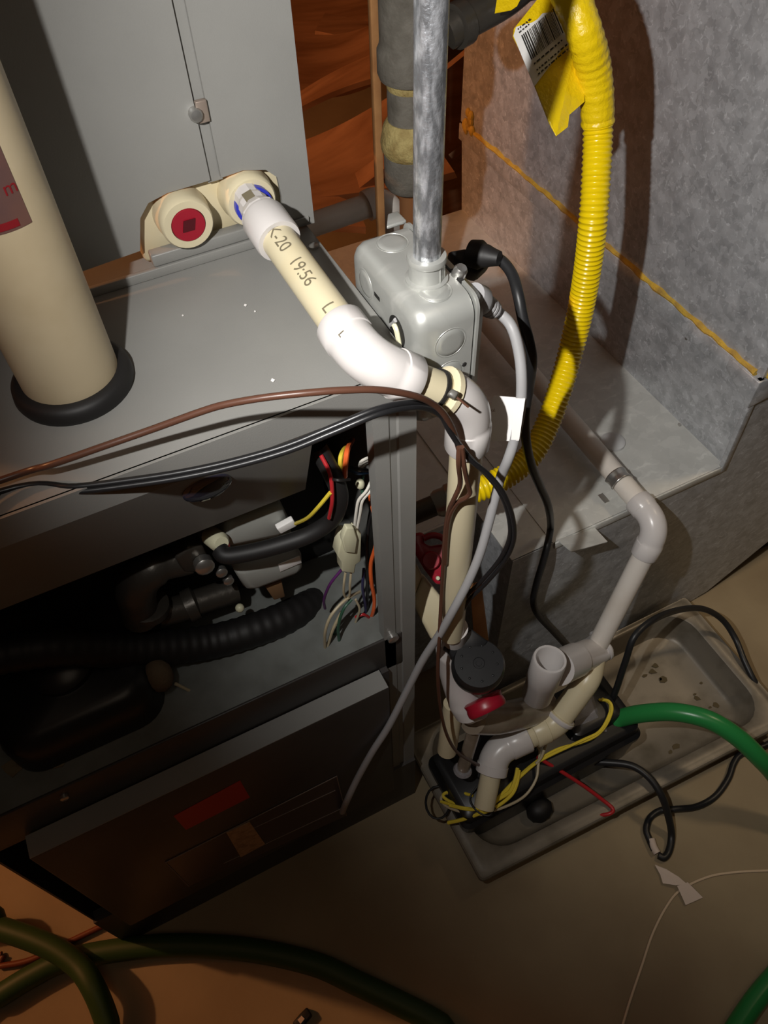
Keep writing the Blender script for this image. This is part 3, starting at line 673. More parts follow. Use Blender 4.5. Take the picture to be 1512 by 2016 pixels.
obj('heel_panel', prism(B(), [(0.744, LY + 0.002, 0.0), (0.80, LY + 0.002, 0.012), (1.10, LY + 0.002, 0.275), (1.215, LY + 0.002, 0.46), (1.213, LY + 0.002, 0.463), (1.098, LY + 0.002, 0.278), (0.798, LY + 0.002, 0.015), (0.744, LY + 0.002, 0.003)], (0, BY - LY, 0)), GALV, du, smooth=False)
obj('end_panel', box(B(), (0.353, LY + 0.002, 0.0), (0.355, BY, LZ - 0.002)), GALV, du, smooth=False)
obj('front_hem', box(B(), (0.412, LY - 0.0025, LZ - 0.011), (RX + 0.006, LY, LZ + 0.0016)), GALV_L, du, bevel=0.0012)
obj('corner_hem', hexa(B(), [(RX + 0.002, LY - 0.003, LZ - 0.008), (RX + 0.0105, LY - 0.003, LZ - 0.008), (RX + 0.0105, LY + 0.004, LZ - 0.004), (RX + 0.002, LY + 0.004, LZ - 0.004)],
                       [(RX - 0.006, LY - 0.003, SZ - 0.004), (RX + 0.003, LY - 0.003, SZ - 0.004), (RX + 0.003, LY + 0.004, SZ - 0.004), (RX - 0.006, LY + 0.004, SZ - 0.004)]), GALV, du, bevel=0.001)
obj('drive_cleat', box(B(), (RX - 0.006, LY + 0.01, SZ - 0.028), (RX - 0.003, BY, SZ - 0.002)), GALV, du, bevel=0.001)
obj('corner_clip', hexa(B(), [(RX - 0.008, LY - 0.004, SZ - 0.045), (RX + 0.03, LY - 0.006, SZ - 0.036), (RX + 0.03, LY + 0.001, SZ - 0.036), (RX - 0.008, LY + 0.045, SZ - 0.02)],
                        [(RX - 0.008, LY - 0.004, SZ - 0.004), (RX + 0.03, LY - 0.006, SZ - 0.004), (RX + 0.03, LY + 0.001, SZ - 0.004), (RX - 0.008, LY + 0.045, SZ - 0.004)]), GALV, du, bevel=0.001)
bm = B()
random.seed(9)
ys = [LY + 0.008 + i * 0.012 for i in range(int((BY - LY - 0.01) / 0.012))]
tube(bm, [Vector((RX - 0.003, y, SZ + random.uniform(-0.0015, 0.0015))) for y in ys], [random.uniform(0.0028, 0.0048) for _ in ys], 8)
obj('seam_sealant', bm, MASTIC, du, label='yellow sealant bead along the seam')
tube_b = tube(B(), [Vector((RX + x, LY - 0.003, SZ + 0.002 + 0.06 * x)) for x in (0.002, 0.02, 0.04, 0.08, 0.2, 0.4)], 0.0042, 8)
obj('seam_sealant', tube_b, MASTIC, du)
bm = B()
for k in range(7):
    ball(bm, X(922 + random.uniform(-5, 8), 222 + k * 6, RX - 0.004), random.uniform(0.005, 0.009), 8, (0.7, 1, 1.2))
obj('sealant_blob', bm, MASTIC, du)
tab = [Y(1097, 1062, 0.4065), Y(1172, 1040, 0.4065), Y(1196, 1066, 0.380), Y(1125, 1086, 0.380)]
obj('bent_tab', sheet(B(), tab, 0.001), GALV_L, du, smooth=False)
p = Z(1206, 872, LZ + 0.001)
obj('plug_button', lathe(B(), p, (0, 0, 1), [(0.0165, 0), (0.016, 0.004), (0.011, 0.0075), (0.0, 0.0085)], 28), mat('frosted_plastic', (0.72, 0.72, 0.72), 0.3, trans=0.3), du, label='frosted round plug on the ledge')
bm = B()
for px, py in ((1338, 836), (1352, 666)): disc_screw(bm, X(px, py, RX + 0.002), (-1, 0, 0), 0.0025, 0.001)
obj('rivet', bm, STEEL, du)
obj('gap_shade', prism(B(), [(0.79, LY + 0.03, 0.0), (1.05, LY + 0.03, 0.20), (1.05, LY + 0.03, 0.0)], (0, 0.02, 0)), mat('gap_shade_black', (0.012, 0.01, 0.008), 0.9), du, smooth=False)  # black wedge standing in for the shade in the gap under the duct
# connecting boot to the furnace side
obj('boot_top', box(B(), (FX1 + 0.001, 0.50, LZ - 0.004), (0.353, BY, LZ - 0.002)), GALV_L, du, smooth=False)
obj('boot_front', box(B(), (FX1 + 0.001, 0.498, 0.02), (0.353, 0.50, LZ - 0.002)), GALV, du, smooth=False)
obj('boot_hem', box(B(), (FX1 + 0.001, 0.4955, LZ - 0.012), (0.353, 0.498, LZ - 0.001)), GALV_L, du, smooth=False)

# ================================================================== electrical box with conduit
BX0, BX1, BY0, BY1, BZ1 = 0.186, 0.228, 0.345, 0.447, 0.884
BZ0 = BZ1 - 0.102
eb = thing('junction_box', 'square zinc electrical box with round knockouts hanging at the furnace side', 'electrical box', (0.21, 0.395, BZ0))
def yz_ring(x, ins, r, n=6):
    return [Vector((x, p.x, p.y)) for p in rrect(BY0 + ins, BZ0 + ins, BY1 - ins, BZ1 - ins, r, 0, n)]
rings = [yz_ring(BX0, 0.009, 0.008), yz_ring(BX0 + 0.0012, 0.005, 0.011), yz_ring(BX0 + 0.004, 0.002, 0.013), yz_ring(BX0 + 0.009, 0, 0.014), yz_ring(BX1, 0, 0.014)]
obj('body', loft(B(), rings, True, True), ZINC, eb)
def knock(c, axis, r, name='knockout', m=ZINC, parent=eb):
    return obj(name, lathe(B(), c, axis, [(r * 1.10, -0.0006), (r * 1.05, 0.00025), (r, 0.00025), (r * 0.97, -0.0003), (r * 0.88, 0.0007), (r * 0.6, 0.001), (0, 0.001)], 32, (True, False)), m, parent)
ym = (BY0 + BY1) / 2; xm = (BX0 + BX1) / 2 + 0.003
for y in (ym - 0.030, ym + 0.030): knock(Vector((xm, y, BZ1)), (0, 0, 1), 0.0108)
for z in (BZ1 - 0.028, BZ1 - 0.056, BZ1 - 0.084): knock(Vector((xm + 0.001, BY0, z)), (0, -1, 0), 0.0112)
knock(Vector((BX0, BY1 - 0.026, BZ1 - 0.022)), (-1, 0, 0), 0.0105)
ho = obj('open_knockout', lathe(B(), X(782, 652, BX0), (-1, 0, 0), [(0.0112, -0.0005), (0.0112, 0.0004), (0.0, 0.0004)], 28), BLACK_IN, eb, smooth=False)
c = X(782, 652, BX0 - 0.001)
obj('wire_inside', wire([c + Vector((0, -0.004, -0.010)), c + Vector((0, 0.000, 0.0)), c + Vector((0, 0.004, 0.003))], 0.0022, CREAM and 8), NATURAL, ho)
obj('wire_inside', wire([c + Vector((0, 0.002, 0.008)), c + Vector((0, 0.006, 0.002)), c + Vector((0, 0.009, -0.001))], 0.0016), GREYC, ho)
obj('slot_hole', box(B(), X(747, 594, BX0 - 0.0003), X(747, 594, BX0 - 0.0003) + Vector((0.0004, 0.008, 0.003))), BLACK_IN, eb, smooth=False)
obj('screw_hole', ball(B(), Vector((xm + 0.013, BY0, BZ1 - 0.052)), 0.002, 10, (1, 0.3, 1)), BLACK_IN, eb)
obj('mounting_ear', prism(B(), [(BX1 - 0.012, BY1, BZ1 - 0.004), (BX1 + 0.004, BY1, BZ1 - 0.004), (BX1 + 0.004, BY1 + 0.014, BZ1 - 0.004), (BX1 - 0.004, BY1 + 0.014, BZ1 - 0.004)], (0, 0, 0.003)), ZINC, eb, bevel=0.001)
cov = obj('cover', loft(B(), [[Vector((x, p.x, p.y)) for p in rrect(BY0 - 0.001 + i, BZ0 - 0.001 + i, BY1 + 0.001 - i, BZ1 + 0.001 - i, 0.010, 0)] for x, i in ((BX1 + 0.0015, 0), (BX1 + 0.0035, 0), (BX1 + 0.0055, 0.008), (BX1 + 0.0135, 0.011), (BX1 + 0.0145, 0.014))], True, True), ZINC, eb)
obj('cover_slot', box(B(), (BX1 + 0.0004, BY0 + 0.02, BZ1 - 0.001), (BX1 + 0.0032, BY0 + 0.034, BZ1 + 0.0014)), BLACK_IN, cov, smooth=False)
obj('cover_screw', disc_screw(B(), Vector((BX1 + 0.003, BY0 + 0.029, BZ1 - 0.003)), (0.2, -0.3, 1), 0.0048, 0.008), STEEL, cov)
obj('receptacle', box(B(), (BX1 + 0.0142, ym - 0.034, BZ1 - 0.066), (BX1 + 0.0175, ym + 0.034, BZ1 - 0.033)), BLACK, cov, bevel=0.002)

CC = D(842, 556, .508); CT = D(845.5, 0, .378)
cdir = Vector((0, 0, 1))
cb = Vector((xm + 0.001, BY0 + 0.034, BZ1))
cd = thing('conduit', 'shiny zinc steel conduit running straight up from the electrical box', 'conduit', tuple(cb))
obj('pipe', pipe(B(), cb + Vector((0, 0, 0.004)), Vector((cb.x, cb.y, 2.49)), 0.0089, 36), EMT, cd)
obj('connector', lathe(B(), cb, (0, 0, 1), [(0.0142, 0), (0.0142, 0.002), (0.0118, 0.003), (0.0112, 0.0135), (0.0112, 0.014), (0.0128, 0.0145), (0.0132, 0.0165), (0.0125, 0.0185), (0.0095, 0.0188)], 36), ZINC, cd)
bm = B()
for a in (-70, -38):
    u = Vector((math.cos(math.radians(a)), math.sin(math.radians(a)), 0))
    tube(bm, [cb + u * 0.0117 + Vector((0, 0, 0.003)), cb + u * 0.0113 + Vector((0, 0, 0.0145))], 0.0006, 6)
obj('connector_rib', bm, ZINC, cd)

# ================================================================== refrigerant line with foam sleeves
F0 = D(797, 380, .83); F1 = D(806, 290, .80)
rx, ry = 0.3665, 0.700
rf = thing('refrigerant_line', 'upright copper line in grey foam sleeves with a yellowed foam ring, behind the conduit', 'pipe', (rx, ry, 0.0))
def zc(px, py):   # height on the line's upright axis
    d = ray(px, py); t = ry / d.y; return EYE.z + d.z * t
z4, z3, z2, z1, z0 = zc(790, 372), zc(800, 300), zc(790, 165), zc(800, 145), 2.49
obj('copper_tube', pipe(B(), (rx, ry, 0.4165), (rx, ry, 2.48), 0.0108, 24), COPPER, rf)
obj('end_sleeve', lathe(B(), (rx, ry, z4), (0, 0, 1), [(0.012, 0), (0.023, 0.001), (0.0262, 0.006), (0.0265, z3 - z4)], 32), FOAMT, rf)
rings = [(0.0262, 0), (0.0285, 0.004), (0.0295, 0.012), (0.0275, 0.022), (0.0265, 0.028), (0.0225, 0.034)]
obj('foam_ring', lathe(B(), (rx, ry, z3), (0, 0, 1), rings, 32), FOAMY, rf)
obj('middle_sleeve', lathe(B(), (rx, ry, z3 + 0.030), (0, 0, 1), [(0.0215, 0), (0.0218, z2 - z3 - 0.040), (0.0215, z2 - z3 - 0.034)], 32), FOAMT, rf)
obj('foam_ring', lathe(B(), (rx, ry, z2 - 0.006), (0, 0, 1), [(0.021, 0), (0.0222, 0.003), (0.021, 0.008)], 32), FOAMY, rf)
obj('upper_sleeve', lathe(B(), (rx, ry, z1 - 0.004), (0, 0, 1), [(0.014, 0), (0.0285, 0.001), (0.0305, 0.006), (0.0305, 0.026), (0.0285, 0.030), (0.0278, 0.034), (0.0278, z0 - z1)], 32), FOAMT, rf)
single('wooden_stud', box(B(), (0.350, 0.745, 0.4145), (0.3585, 0.753, 2.49)), STICK, 'narrow upright orange-lit wooden stud behind the foam-sleeved line', 'stud', bevel=0.001)

# pale pipe crossing behind the furnace corner
pp = thing('back_pipe', 'dull white pipe with an elbow crossing low behind the furnace corner', 'pipe', D(690, 415, .95))
b0 = D(560, 462, .95); b1 = D(738, 400, .975); b2 = D(765, 415, .985); b3 = D(776, 470, 1.06)
obj('pipe', pipe(B(), b0, b1, 0.0145, 24), WPIPE, pp)
obj('elbow', tube(B(), smooth_path([b1 - (b1 - b0).normalized() * 0.012, b1, b2, b3], 6), 0.0185, 24), WPIPE, pp)

# ================================================================== yellow flexible gas line and its black iron pipe
gl = thing('gas_line', 'bright yellow corrugated gas line curving down in front of the duct', 'gas line', D(1040, 900, .79))
hp = [(1036, -50, .715), (1050, -78, .70), (1082, -72, .665), (1115, -24, .632), (1148, 56, .635), (1171, 150, .668), (1177, 250, .698), (1174, 340, .712), (1168, 430, .729), (1158, 520, .762), (1143, 610, .80), (1124, 690, .825), (1103, 765, .832), (1078, 835, .836), (1046, 895, .832), (1000, 935, .826), (950, 960, .82), (905, 975, .818)]
H = smooth_path([D(*p) for p in hp], 14)
HR = resample(H, 0.00098)
pitch = 5
rad = [(0.0123, 0.0131, 0.0136, 0.0131, 0.0123)[i % pitch] for i in range(len(HR))]
obj('corrugated_jacket', tube(B(), HR, rad, 26), YELLOW, gl)
tp = [p for p in smooth_path([D(*p) for p in hp[2:8]], 26)]
tp = resample(tp, 0.0022)
def pydist(p):
    d = p - EYE; return 1008 + FOCAL * d.dot(R_DOWN) / d.dot(R_FWD)
tp = [p for p in tp if pydist(p) < 247]
random.seed(3)
obj('tape_wrap', tube(B(), tp, [0.0142 + 0.0009 * (math.sin(i * 1.7) * 0.5 + random.random() * 0.6) for i in range(len(tp))], 26), TAPE, gl, label='wrinkled yellow tape wrapped round the upper length')
fl_pts = [(1057, 0, .652), (1100, -25, .652), (1140, 60, .662), (1150, 130, .668), (1151, 200, .672), (1121, 226, .668), (1118, 250, .668), (1095, 268, .664), (1080, 240, .662), (1052, 168, .656), (1030, 112, .652), (1010, 72, .649), (1012, 56, .649)]
flag = obj('tape_flag', sheet(B(), [D(*p) for p in fl_pts], 0.0006), TAPE, gl, smooth=False, label='stuck-together yellow tape flag')
lp = [(1011, 70, .6472), (1016, 53, .6472), (1048, 44, .6495), (1058, 38, .650), (1068, 26, .6505), (1104, 22, .6525), (1128, 82, .6545), (1108, 96, .6535), (1052, 170, .651)]
pap = obj('paper_label', sheet(B(), [D(*p) for p in lp], 0.0004), PAPER, gl, smooth=False, label='white barcode label')
# bar code: bars between two slanted guide lines, with fine print either side
def lab_pt(u, v):   # u along the code (down-left to up-right), v across it
    a = Vector((1046, 118)); e = Vector((1112, 62)); n = Vector((-20, -48))
    q = a.lerp(e, u) + n * v
    t = u
    return D(q.x, q.y, .6462 + 0.0055 * max(0, min(1, (q.x - 1011) / 117)))
bm = B(); random.seed(5); u = 0.0
while u < 0.96:
    wdt = random.choice((0.012, 0.018, 0.03)); bm.faces.new([bm.verts.new(lab_pt(a, b)) for a, b in ((u, 0), (u + wdt, 0), (u + wdt, 1), (u, 1))]); u += wdt + random.choice((0.014, 0.02, 0.032))
obj('bar', bm, INK, pap, smooth=False)
bm = B()
for v in (-0.16, -0.42, -0.58):
    u = 0.02
    while u < 0.9:
        wd = random.uniform(0.03, 0.11); h = 0.06
        bm.faces.new([bm.verts.new(lab_pt(a, b)) for a, b in ((u, v), (u + wd, v), (u + wd, v - h), (u, v - h))]); u += wd + 0.035
for v in (1.12, 1.25):
    u = -0.02
    while u < 0.3:
        wd = random.uniform(0.03, 0.08)
        bm.faces.new([bm.verts.new(lab_pt(a, b)) for a, b in ((u, v), (u + wd, v), (u + wd, v + 0.05), (u, v + 0.05))]); u += wd + 0.03
fp = obj('fine_print', bm, INK, pap, smooth=False); fp['kind'] = 'stuff'
e0 = H[-1]; e1 = D(862, 992, .822)
ed = (e1 - e0).normalized()
obj('end_nut', lathe(B(), e0 - ed * 0.002, ed, [(0.012, 0), (0.0165, 0.001), (0.0168, 0.014), (0.0150, 0.016), (0.0150, 0.026), (0.0125, 0.030)], 18), STEEL, gl, label='brushed steel end nut')
bp = e1 + Vector((-0.012, 0, 0))
single('iron_nipple', tube(B(), smooth_path([e1, bp, Vector((FX1 + 0.004, bp.y, bp.z))], 4), 0.0112, 20), IRON, 'short black iron gas pipe leaving the furnace side below the junction box', 'pipe')

# dark pipe and tape scraps at the top edge
tpb = thing('dark_pipe', 'dark pipe end with torn yellow tape scraps at the top edge', 'pipe', D(950, 10, .72))
obj('pipe', tube(B(), smooth_path([D(880, 62, .70), D(925, 36, .70), D(990, 0, .71), D(1040, -40, .72)], 5), 0.0155, 20), IRON, tpb)
q_ = D(1040, -40, .72)
obj('riser', pipe(B(), q_ + Vector((0, 0, -0.012)), Vector((q_.x, q_.y, 2.49)), 0.0155, 20), IRON, tpb)
obj('pipe_ring', lathe(B(), D(905, 48, .70), D(990, 0, .71) - D(925, 36, .70), [(0.0165, -0.007), (0.019, -0.006), (0.019, 0.006), (0.0165, 0.007)], 20), IRON, tpb)
obj('tape_scrap', sheet(B(), [D(974, 26, .675), D(978, 0, .675), D(990, -20, .675), D(1034, -20, .675), D(1018, 12, .675), D(1006, 20, .675)], 0.0006), TAPE, tpb, smooth=False)

# ================================================================== power cords at the junction box
gc = thing('grey_power_cord', 'grey power cord with white paper flag hanging from the junction box', 'cord', X(960, 606, .262))
st0 = X(955, 600, BX1 + 0.022)
gpts = [st0, D(985, 618, .552), D(1008, 645, .55), D(1022, 695, .555), D(1027, 750, .562), D(1024, 810, .575), D(1012, 868, .59), D(1000, 905, .60), D(984, 945, .62), D(962, 1030, .645), D(944, 1092, .665), D(922, 1145, .685), D(893, 1200, .71), D(866, 1248, .745), D(832, 1300, .79), D(800, 1362, .835), D(765, 1430, .875), D(733, 1480, .90), D(704, 1532, .93), D(684, 1574, .955), Y(674, 1598, DY - 0.004)]
obj('cable', tube(B(), smooth_path(gpts, 6), 0.0040, 14), GREYC, gc)
sdx = (gpts[1] - st0).normalized()
obj('plug', lathe(B(), st0 - sdx * 0.004, sdx, [(0.010, -0.012), (0.011, -0.004), (0.0085, 0.001), (0.0068, 0.004), (0.0075, 0.005), (0.0075, 0.007), (0.0062, 0.008), (0.0072, 0.009), (0.0072, 0.011), (0.0058, 0.012), (0.0065, 0.013), (0.0065, 0.015), (0.0045, 0.018)], 20), GREYC, gc)
flp = [D(972, 779, .580), D(1033, 784, .564), D(1021, 868, .584), D(1000, 868, .590), D(955, 868, .602), D(950, 850, .60)]
pf = obj('paper_flag', sheet(B(), flp, 0.0005), PAPER, gc, smooth=False, label='white paper flag label')
obj('fold_strip', sheet(B(), [D(1013, 784, .5655), D(1034, 785, .5615), D(1022, 867, .5815), D(1006, 866, .585)], 0.0005), PAPER, pf, smooth=False)
tb = text_bm('nal', 0.0042)
place_text(tb, D(965, 806, .5803), D(990, 808, .5737) - D(965, 806, .5803), D(965, 796, .5775) - D(965, 806, .5803), 0.0009)
obj('print', tb, mat('brown_print', (0.2, 0.09, 0.07), 0.6), pf, smooth=False)

bc = thing('black_power_cord', 'black power cord looping from the back of the junction box down over the duct ledge', 'cord', D(940, 505, .60))
bpts = [D(930, 502, .605), D(955, 505, .60), D(985, 512, .595), D(1008, 540, .59), D(1020, 580, .585), D(1030, 630, .59), D(1043, 680, .60), D(1047, 715, .615), D(1041, 765, .65), D(1034, 815, .67), D(1036, 870, .70), D(1046, 915, .74), D(1062, 955, .79), D(1079, 995, .85), Z(1084, 1035, .440), Z(1078, 1072, .436), Y(1068, 1110, .392), Y(1056, 1150, .392), Y(1050, 1185, .393), Y(1060, 1212, .393), Y(1090, 1245, .393), Y(1122, 1280, .393), Y(1150, 1310, .39)]
obj('cable', tube(B(), smooth_path(bpts, 7), 0.0043, 14), CORD, bc)
px_ = (bpts[2] - bpts[0]).normalized()
obj('plug', prism(B(), [D(880, 494, .60), D(914, 488, .60), D(948, 486, .60), D(968, 496, .60), D(968, 514, .60), D(940, 540, .60), D(912, 530, .60), D(900, 516, .60)], R_FWD * 0.024), BLACKR, bc, bevel=0.004)
obj('plug_grip', lathe(B(), D(945, 502, .592), px_, [(0.010, -0.008), (0.011, 0.0), (0.0085, 0.004), (0.0085, 0.006), (0.007, 0.010), (0.0055, 0.016)], 18), BLACKR, bc)

# ================================================================== thin control cables over the furnace top
zt = thing('cable_tie', 'dark cable tie cinched round the drain pipe with its tail sticking out', 'cable tie', tuple(E2))
tc = E2 - d2 * 0.031
obj('strap', lathe(B(), tc, d2, [(0.0124, -0.0016), (0.0136, -0.0016), (0.0136, 0.0016), (0.0124, 0.0016)], 30, (False, False)), BLACKR, zt)
h0 = D(893, 776, .488)
obj('head', prism(B(), [D(880, 776, .492), D(890, 764, .492), D(904, 772, .492), D(896, 786, .492)], R_FWD * 0.008), mat('tie_grey', (0.1, 0.095, 0.085), 0.4), zt, bevel=0.0012)
obj('tail', wire([D(900, 783, .495), D(912, 793, .494), D(923, 802, .494)], 0.0008, 6), BROWN, zt)

br = thing('brown_cable', 'thin brown control cable sagging across the furnace top to the cable tie', 'cable', D(450, 795, .48))
bw = [(-40, 958, .455), (0, 946, .453), (100, 915, .446), (200, 880, .444), (300, 845, .443), (400, 809, .437), (450, 795, .433), (520, 783, .429), (600, 774, .428), (680, 768, .432), (750, 768, .441), (815, 779, .458), (852, 795, .477), (876, 818, .494), (893, 850, .515), (904, 885, .535)]
obj('cable', tube(B(), smooth_path([Vector((-0.37, 0.22, 0.01)), Vector((-0.36, 0.25, 0.3)), Vector((-0.33, 0.29, 0.74)), Vector((-0.22, 0.345, 0.874))] + [D(*p) for p in bw[1:]], 8), 0.0021, 10), BROWN, br)
obj('conductor', wire([D(904, 880, .520), D(903, 915, .532), D(906, 952, .562), D(896, 978, .578), D(884, 1005, .60), D(877, 1045, .627), D(873, 1110, .667), D(869, 1180, .712), D(865, 1255, .745), D(862, 1330, .79), D(868, 1400, .85), D(882, 1452, .90), D(905, 1485, .96), D(950, 1510, 1.04)], 0.0019, 8), BROWN, br)
obj('conductor', wire([D(909, 880, .520), D(914, 920, .536), D(922, 955, .562), D(925, 970, .572), D(917, 980, .578), D(900, 990, .588), D(886, 1014, .605), D(880, 1050, .63), D(877, 1110, .667)], 0.0019, 8), BROWN, br)

bt = thing('black_twin_cable', 'shiny black twin cable along the furnace front edge, past the tie to the float switch', 'cable', D(350, 930, .468))
bl = [(-40, 972, .455), (0, 968, .457), (150, 958, .459), (250, 946, .461), (350, 931, .462), (450, 910, .462), (560, 879, .460), (650, 843, .457), (740, 806, .456), (800, 793, .468), (838, 794, .482), (866, 808, .496), (886, 848, .512), (920, 896, .535), (955, 931, .555), (985, 970, .575), (1002, 1018, .605), (1003, 1060, .635), (985, 1100, .665), (950, 1142, .695), (915, 1177, .725), (897, 1212, .75), (895, 1246, .775)]
lead = [Vector((-0.345, 0.20, 0.01)), Vector((-0.34, 0.23, 0.3)), Vector((-0.31, 0.27, 0.72)), Vector((-0.20, 0.338, 0.868))]
obj('conductor', tube(B(), smooth_path(lead + [D(*p) for p in bl[1:]], 8), 0.0020, 10), BLACK, bt)
obj('conductor', tube(B(), smooth_path([q + Vector((0, -0.004, -0.002)) for q in lead] + [D(p[0] + (2 if p[1] < 900 or p[0] < 600 else 8), p[1] + (10 if p[0] < 880 else 5), p[2] + 0.0008) for p in bl[1:-1]] + [D(905, 1244, .778)], 8), 0.0020, 10), BLACK, bt)

# ================================================================== drip pan with the pump
pn = thing('drip_pan', 'shallow grey metal drip pan under the pump, in front of the duct', 'pan', (0.46, 0.28, 0.0))
PX0, PX1, PY0, PY1, PZ = 0.199, 0.731, 0.168, 0.402, 0.058
def tilt(ring):
    return [Vector((p.x, p.y - 0.033 * (p.x - PX0) + 0.008, p.z)) if p.y < 0.3 else p for p in ring]
def pr_(ins, r, z): return tilt(rrect(PX0 + ins, PY0 + ins, PX1 - ins, PY1 - ins * 0.5, r, z))
rings = [pr_(0.003, 0.006, PZ - 0.012), pr_(0.0, 0.007, PZ - 0.010), pr_(0.0, 0.007, PZ - 0.002), pr_(0.002, 0.006, PZ), pr_(0.006, 0.006, PZ - 0.0005), pr_(0.009, 0.008, PZ + 0.0005), pr_(0.019, 0.045, PZ), pr_(0.024, 0.045, PZ - 0.003), pr_(0.034, 0.044, 0.016), pr_(0.042, 0.04, 0.009), pr_(0.10, 0.02, 0.008)]
obj('tray', loft(B(), rings, False, True), PAN, pn)
under = [pr_(0.003, 0.006, PZ - 0.012), pr_(0.022, 0.04, PZ - 0.010), pr_(0.036, 0.04, 0.006), pr_(0.044, 0.04, 0.0)]
obj('underside', loft(B(), under, False, True), PAN, pn)
bm = B(); random.seed(12)
for px, py in ((1270, 1330), (1285, 1322), (1300, 1337), (1380, 1345), (1368, 1367), (1373, 1375), (1398, 1392), (1410, 1388), (1290, 1310), (1305, 1338), (1330, 1470), (1320, 1480)):
    p = Z(px, py, 0.0092); r = random.uniform(0.003, 0.0075)
    sheet(bm, [p + Vector((r * random.uniform(.5, 1.2) * math.cos(a), r * random.uniform(.4, 1.0) * math.sin(a), 0)) for a in (0, 0.9, 1.8, 2.7, 3.6, 4.5, 5.4)], 0.0004)
o = obj('dirt_spot', bm, mat('wet_dirt', (0.07, 0.05, 0.02), 0.7), pn, smooth=False); o['kind'] = 'stuff'

pu = thing('condensate_pump', 'black boxy condensate pump sitting in the drip pan', 'pump', (0.35, 0.3, 0.009))
bm = B()
loft(bm, [rrect(0.213, 0.238, 0.50, 0.345, 0.012, 0.0095), rrect(0.208, 0.236, 0.503, 0.345, 0.012, 0.075), rrect(0.206, 0.234, 0.505, 0.347, 0.012, 0.078), rrect(0.206, 0.234, 0.505, 0.347, 0.012, 0.088), rrect(0.210, 0.240, 0.502, 0.343, 0.01, 0.092), rrect(0.212, 0.242, 0.500, 0.341, 0.01, 0.108), rrect(0.218, 0.248, 0.494, 0.335, 0.008, 0.112)], True, True)
obj('tank', bm, BLACK, pu)
hexa(bm := B(), [Z(1122, 1400, .113), Z(1188, 1388, .113), Z(1195, 1440, .113), Z(1125, 1456, .113)], [Z(1128, 1372, .135), Z(1160, 1362, .135), Z(1172, 1402, .135), Z(1132, 1420, .135)])
obj('clear_cover', bm, CLEARF, pu, smooth=False, label='crumpled clear wiring cover')
obj('motor_cover', loft(B(), [rrect(0.40, 0.262, 0.485, 0.33, 0.01, 0.112), rrect(0.403, 0.265, 0.482, 0.327, 0.01, 0.125), rrect(0.41, 0.272, 0.475, 0.32, 0.008, 0.129)], False, True), BLACK, pu)
obj('hose_barb', lathe(B(), Z(1196, 1425, .10), Z(1235, 1412, .112) - Z(1196, 1425, .10), [(0.009, 0), (0.009, 0.018), (0.0115, 0.02), (0.009, 0.026), (0.0115, 0.028), (0.009, 0.036)], 18), BLACK, pu)

gh = [Z(1212, 1420, .105), Z(1228, 1412, .115), Z(1270, 1404, .14), Z(1330, 1402, .165), Z(1395, 1417, .175), Z(1450, 1450, .165), Z(1495, 1492, .14), Z(1530, 1532, .10), Z(1580, 1610, .04), Z(1610, 1690, .0138), Z(1600, 1800, .0138), Z(1560, 1880, .0138), Z(1490, 1965, .0138), Z(1440, 2040, .0138), Z(1400, 2110, .0138)]
single('green_hose', tube(B(), smooth_path(gh, 8), 0.0128, 20), GREEN, 'bright green hose arching from the pump over the pan rim and away to the right', 'hose')

# black pump cord looping over the pan rim with white tape
pc = thing('pump_cord', 'black pump cord looping out over the pan rim and back, ending in white tape', 'cord', Z(1300, 1595, .006))
cp = [Z(1205, 1378, .112), Z(1215, 1352, .14), Z(1232, 1300, .19), Z(1250, 1252, .225), Z(1290, 1218, .22), Z(1340, 1200, .17), Z(1385, 1199, .13), Z(1422, 1220, .095), Z(1448, 1258, .074), Z(1466, 1302, .066), Z(1492, 1352, .05), Z(1530, 1400, .006), Z(1548, 1440, .006), Z(1510, 1466, .006), Z(1462, 1483, .006), Z(1445, 1502, .006), Z(1433, 1534, .006), Z(1408, 1568, .006), Z(1372, 1588, .006), Z(1330, 1593, .011), Z(1300, 1596, .006), Z(1280, 1610, .006), Z(1272, 1632, .006), Z(1278, 1652, .006), Z(1288, 1674, .006)]
obj('cable', tube(B(), smooth_path(cp, 7), 0.0048, 14), CORD, pc)
cp2 = [Z(1090, 1500, .03), Z(1140, 1500, .05), Z(1195, 1501, .064), Z(1245, 1508, .072), Z(1280, 1533, .071), Z(1302, 1566, .062), Z(1314, 1600, .040), Z(1322, 1640, .012), Z(1318, 1672, .006), Z(1308, 1688, .006), Z(1296, 1684, .006)]
obj('cable', tube(B(), smooth_path(cp2, 7), 0.0052, 14), CORD, pc)
obj('white_tape', wire([Z(1282, 1652, .007), Z(1287, 1668, .007), Z(1294, 1680, .007)], 0.0054, 12), FLAG, pc, label='white tape round the cord end')
obj('plug', loft(B(), [[p + Vector((0, 0, h)) for p in [Z(1060, 1600, .0095) + Vector((i * math.cos(a), i * 0.8 * math.sin(a), 0)) for a in [k * math.pi / 5 for k in range(10)]]] for h, i in ((0, .018), (.012, .021), (.024, .018), (.03, .009))], True, True), BLACKR, pc)

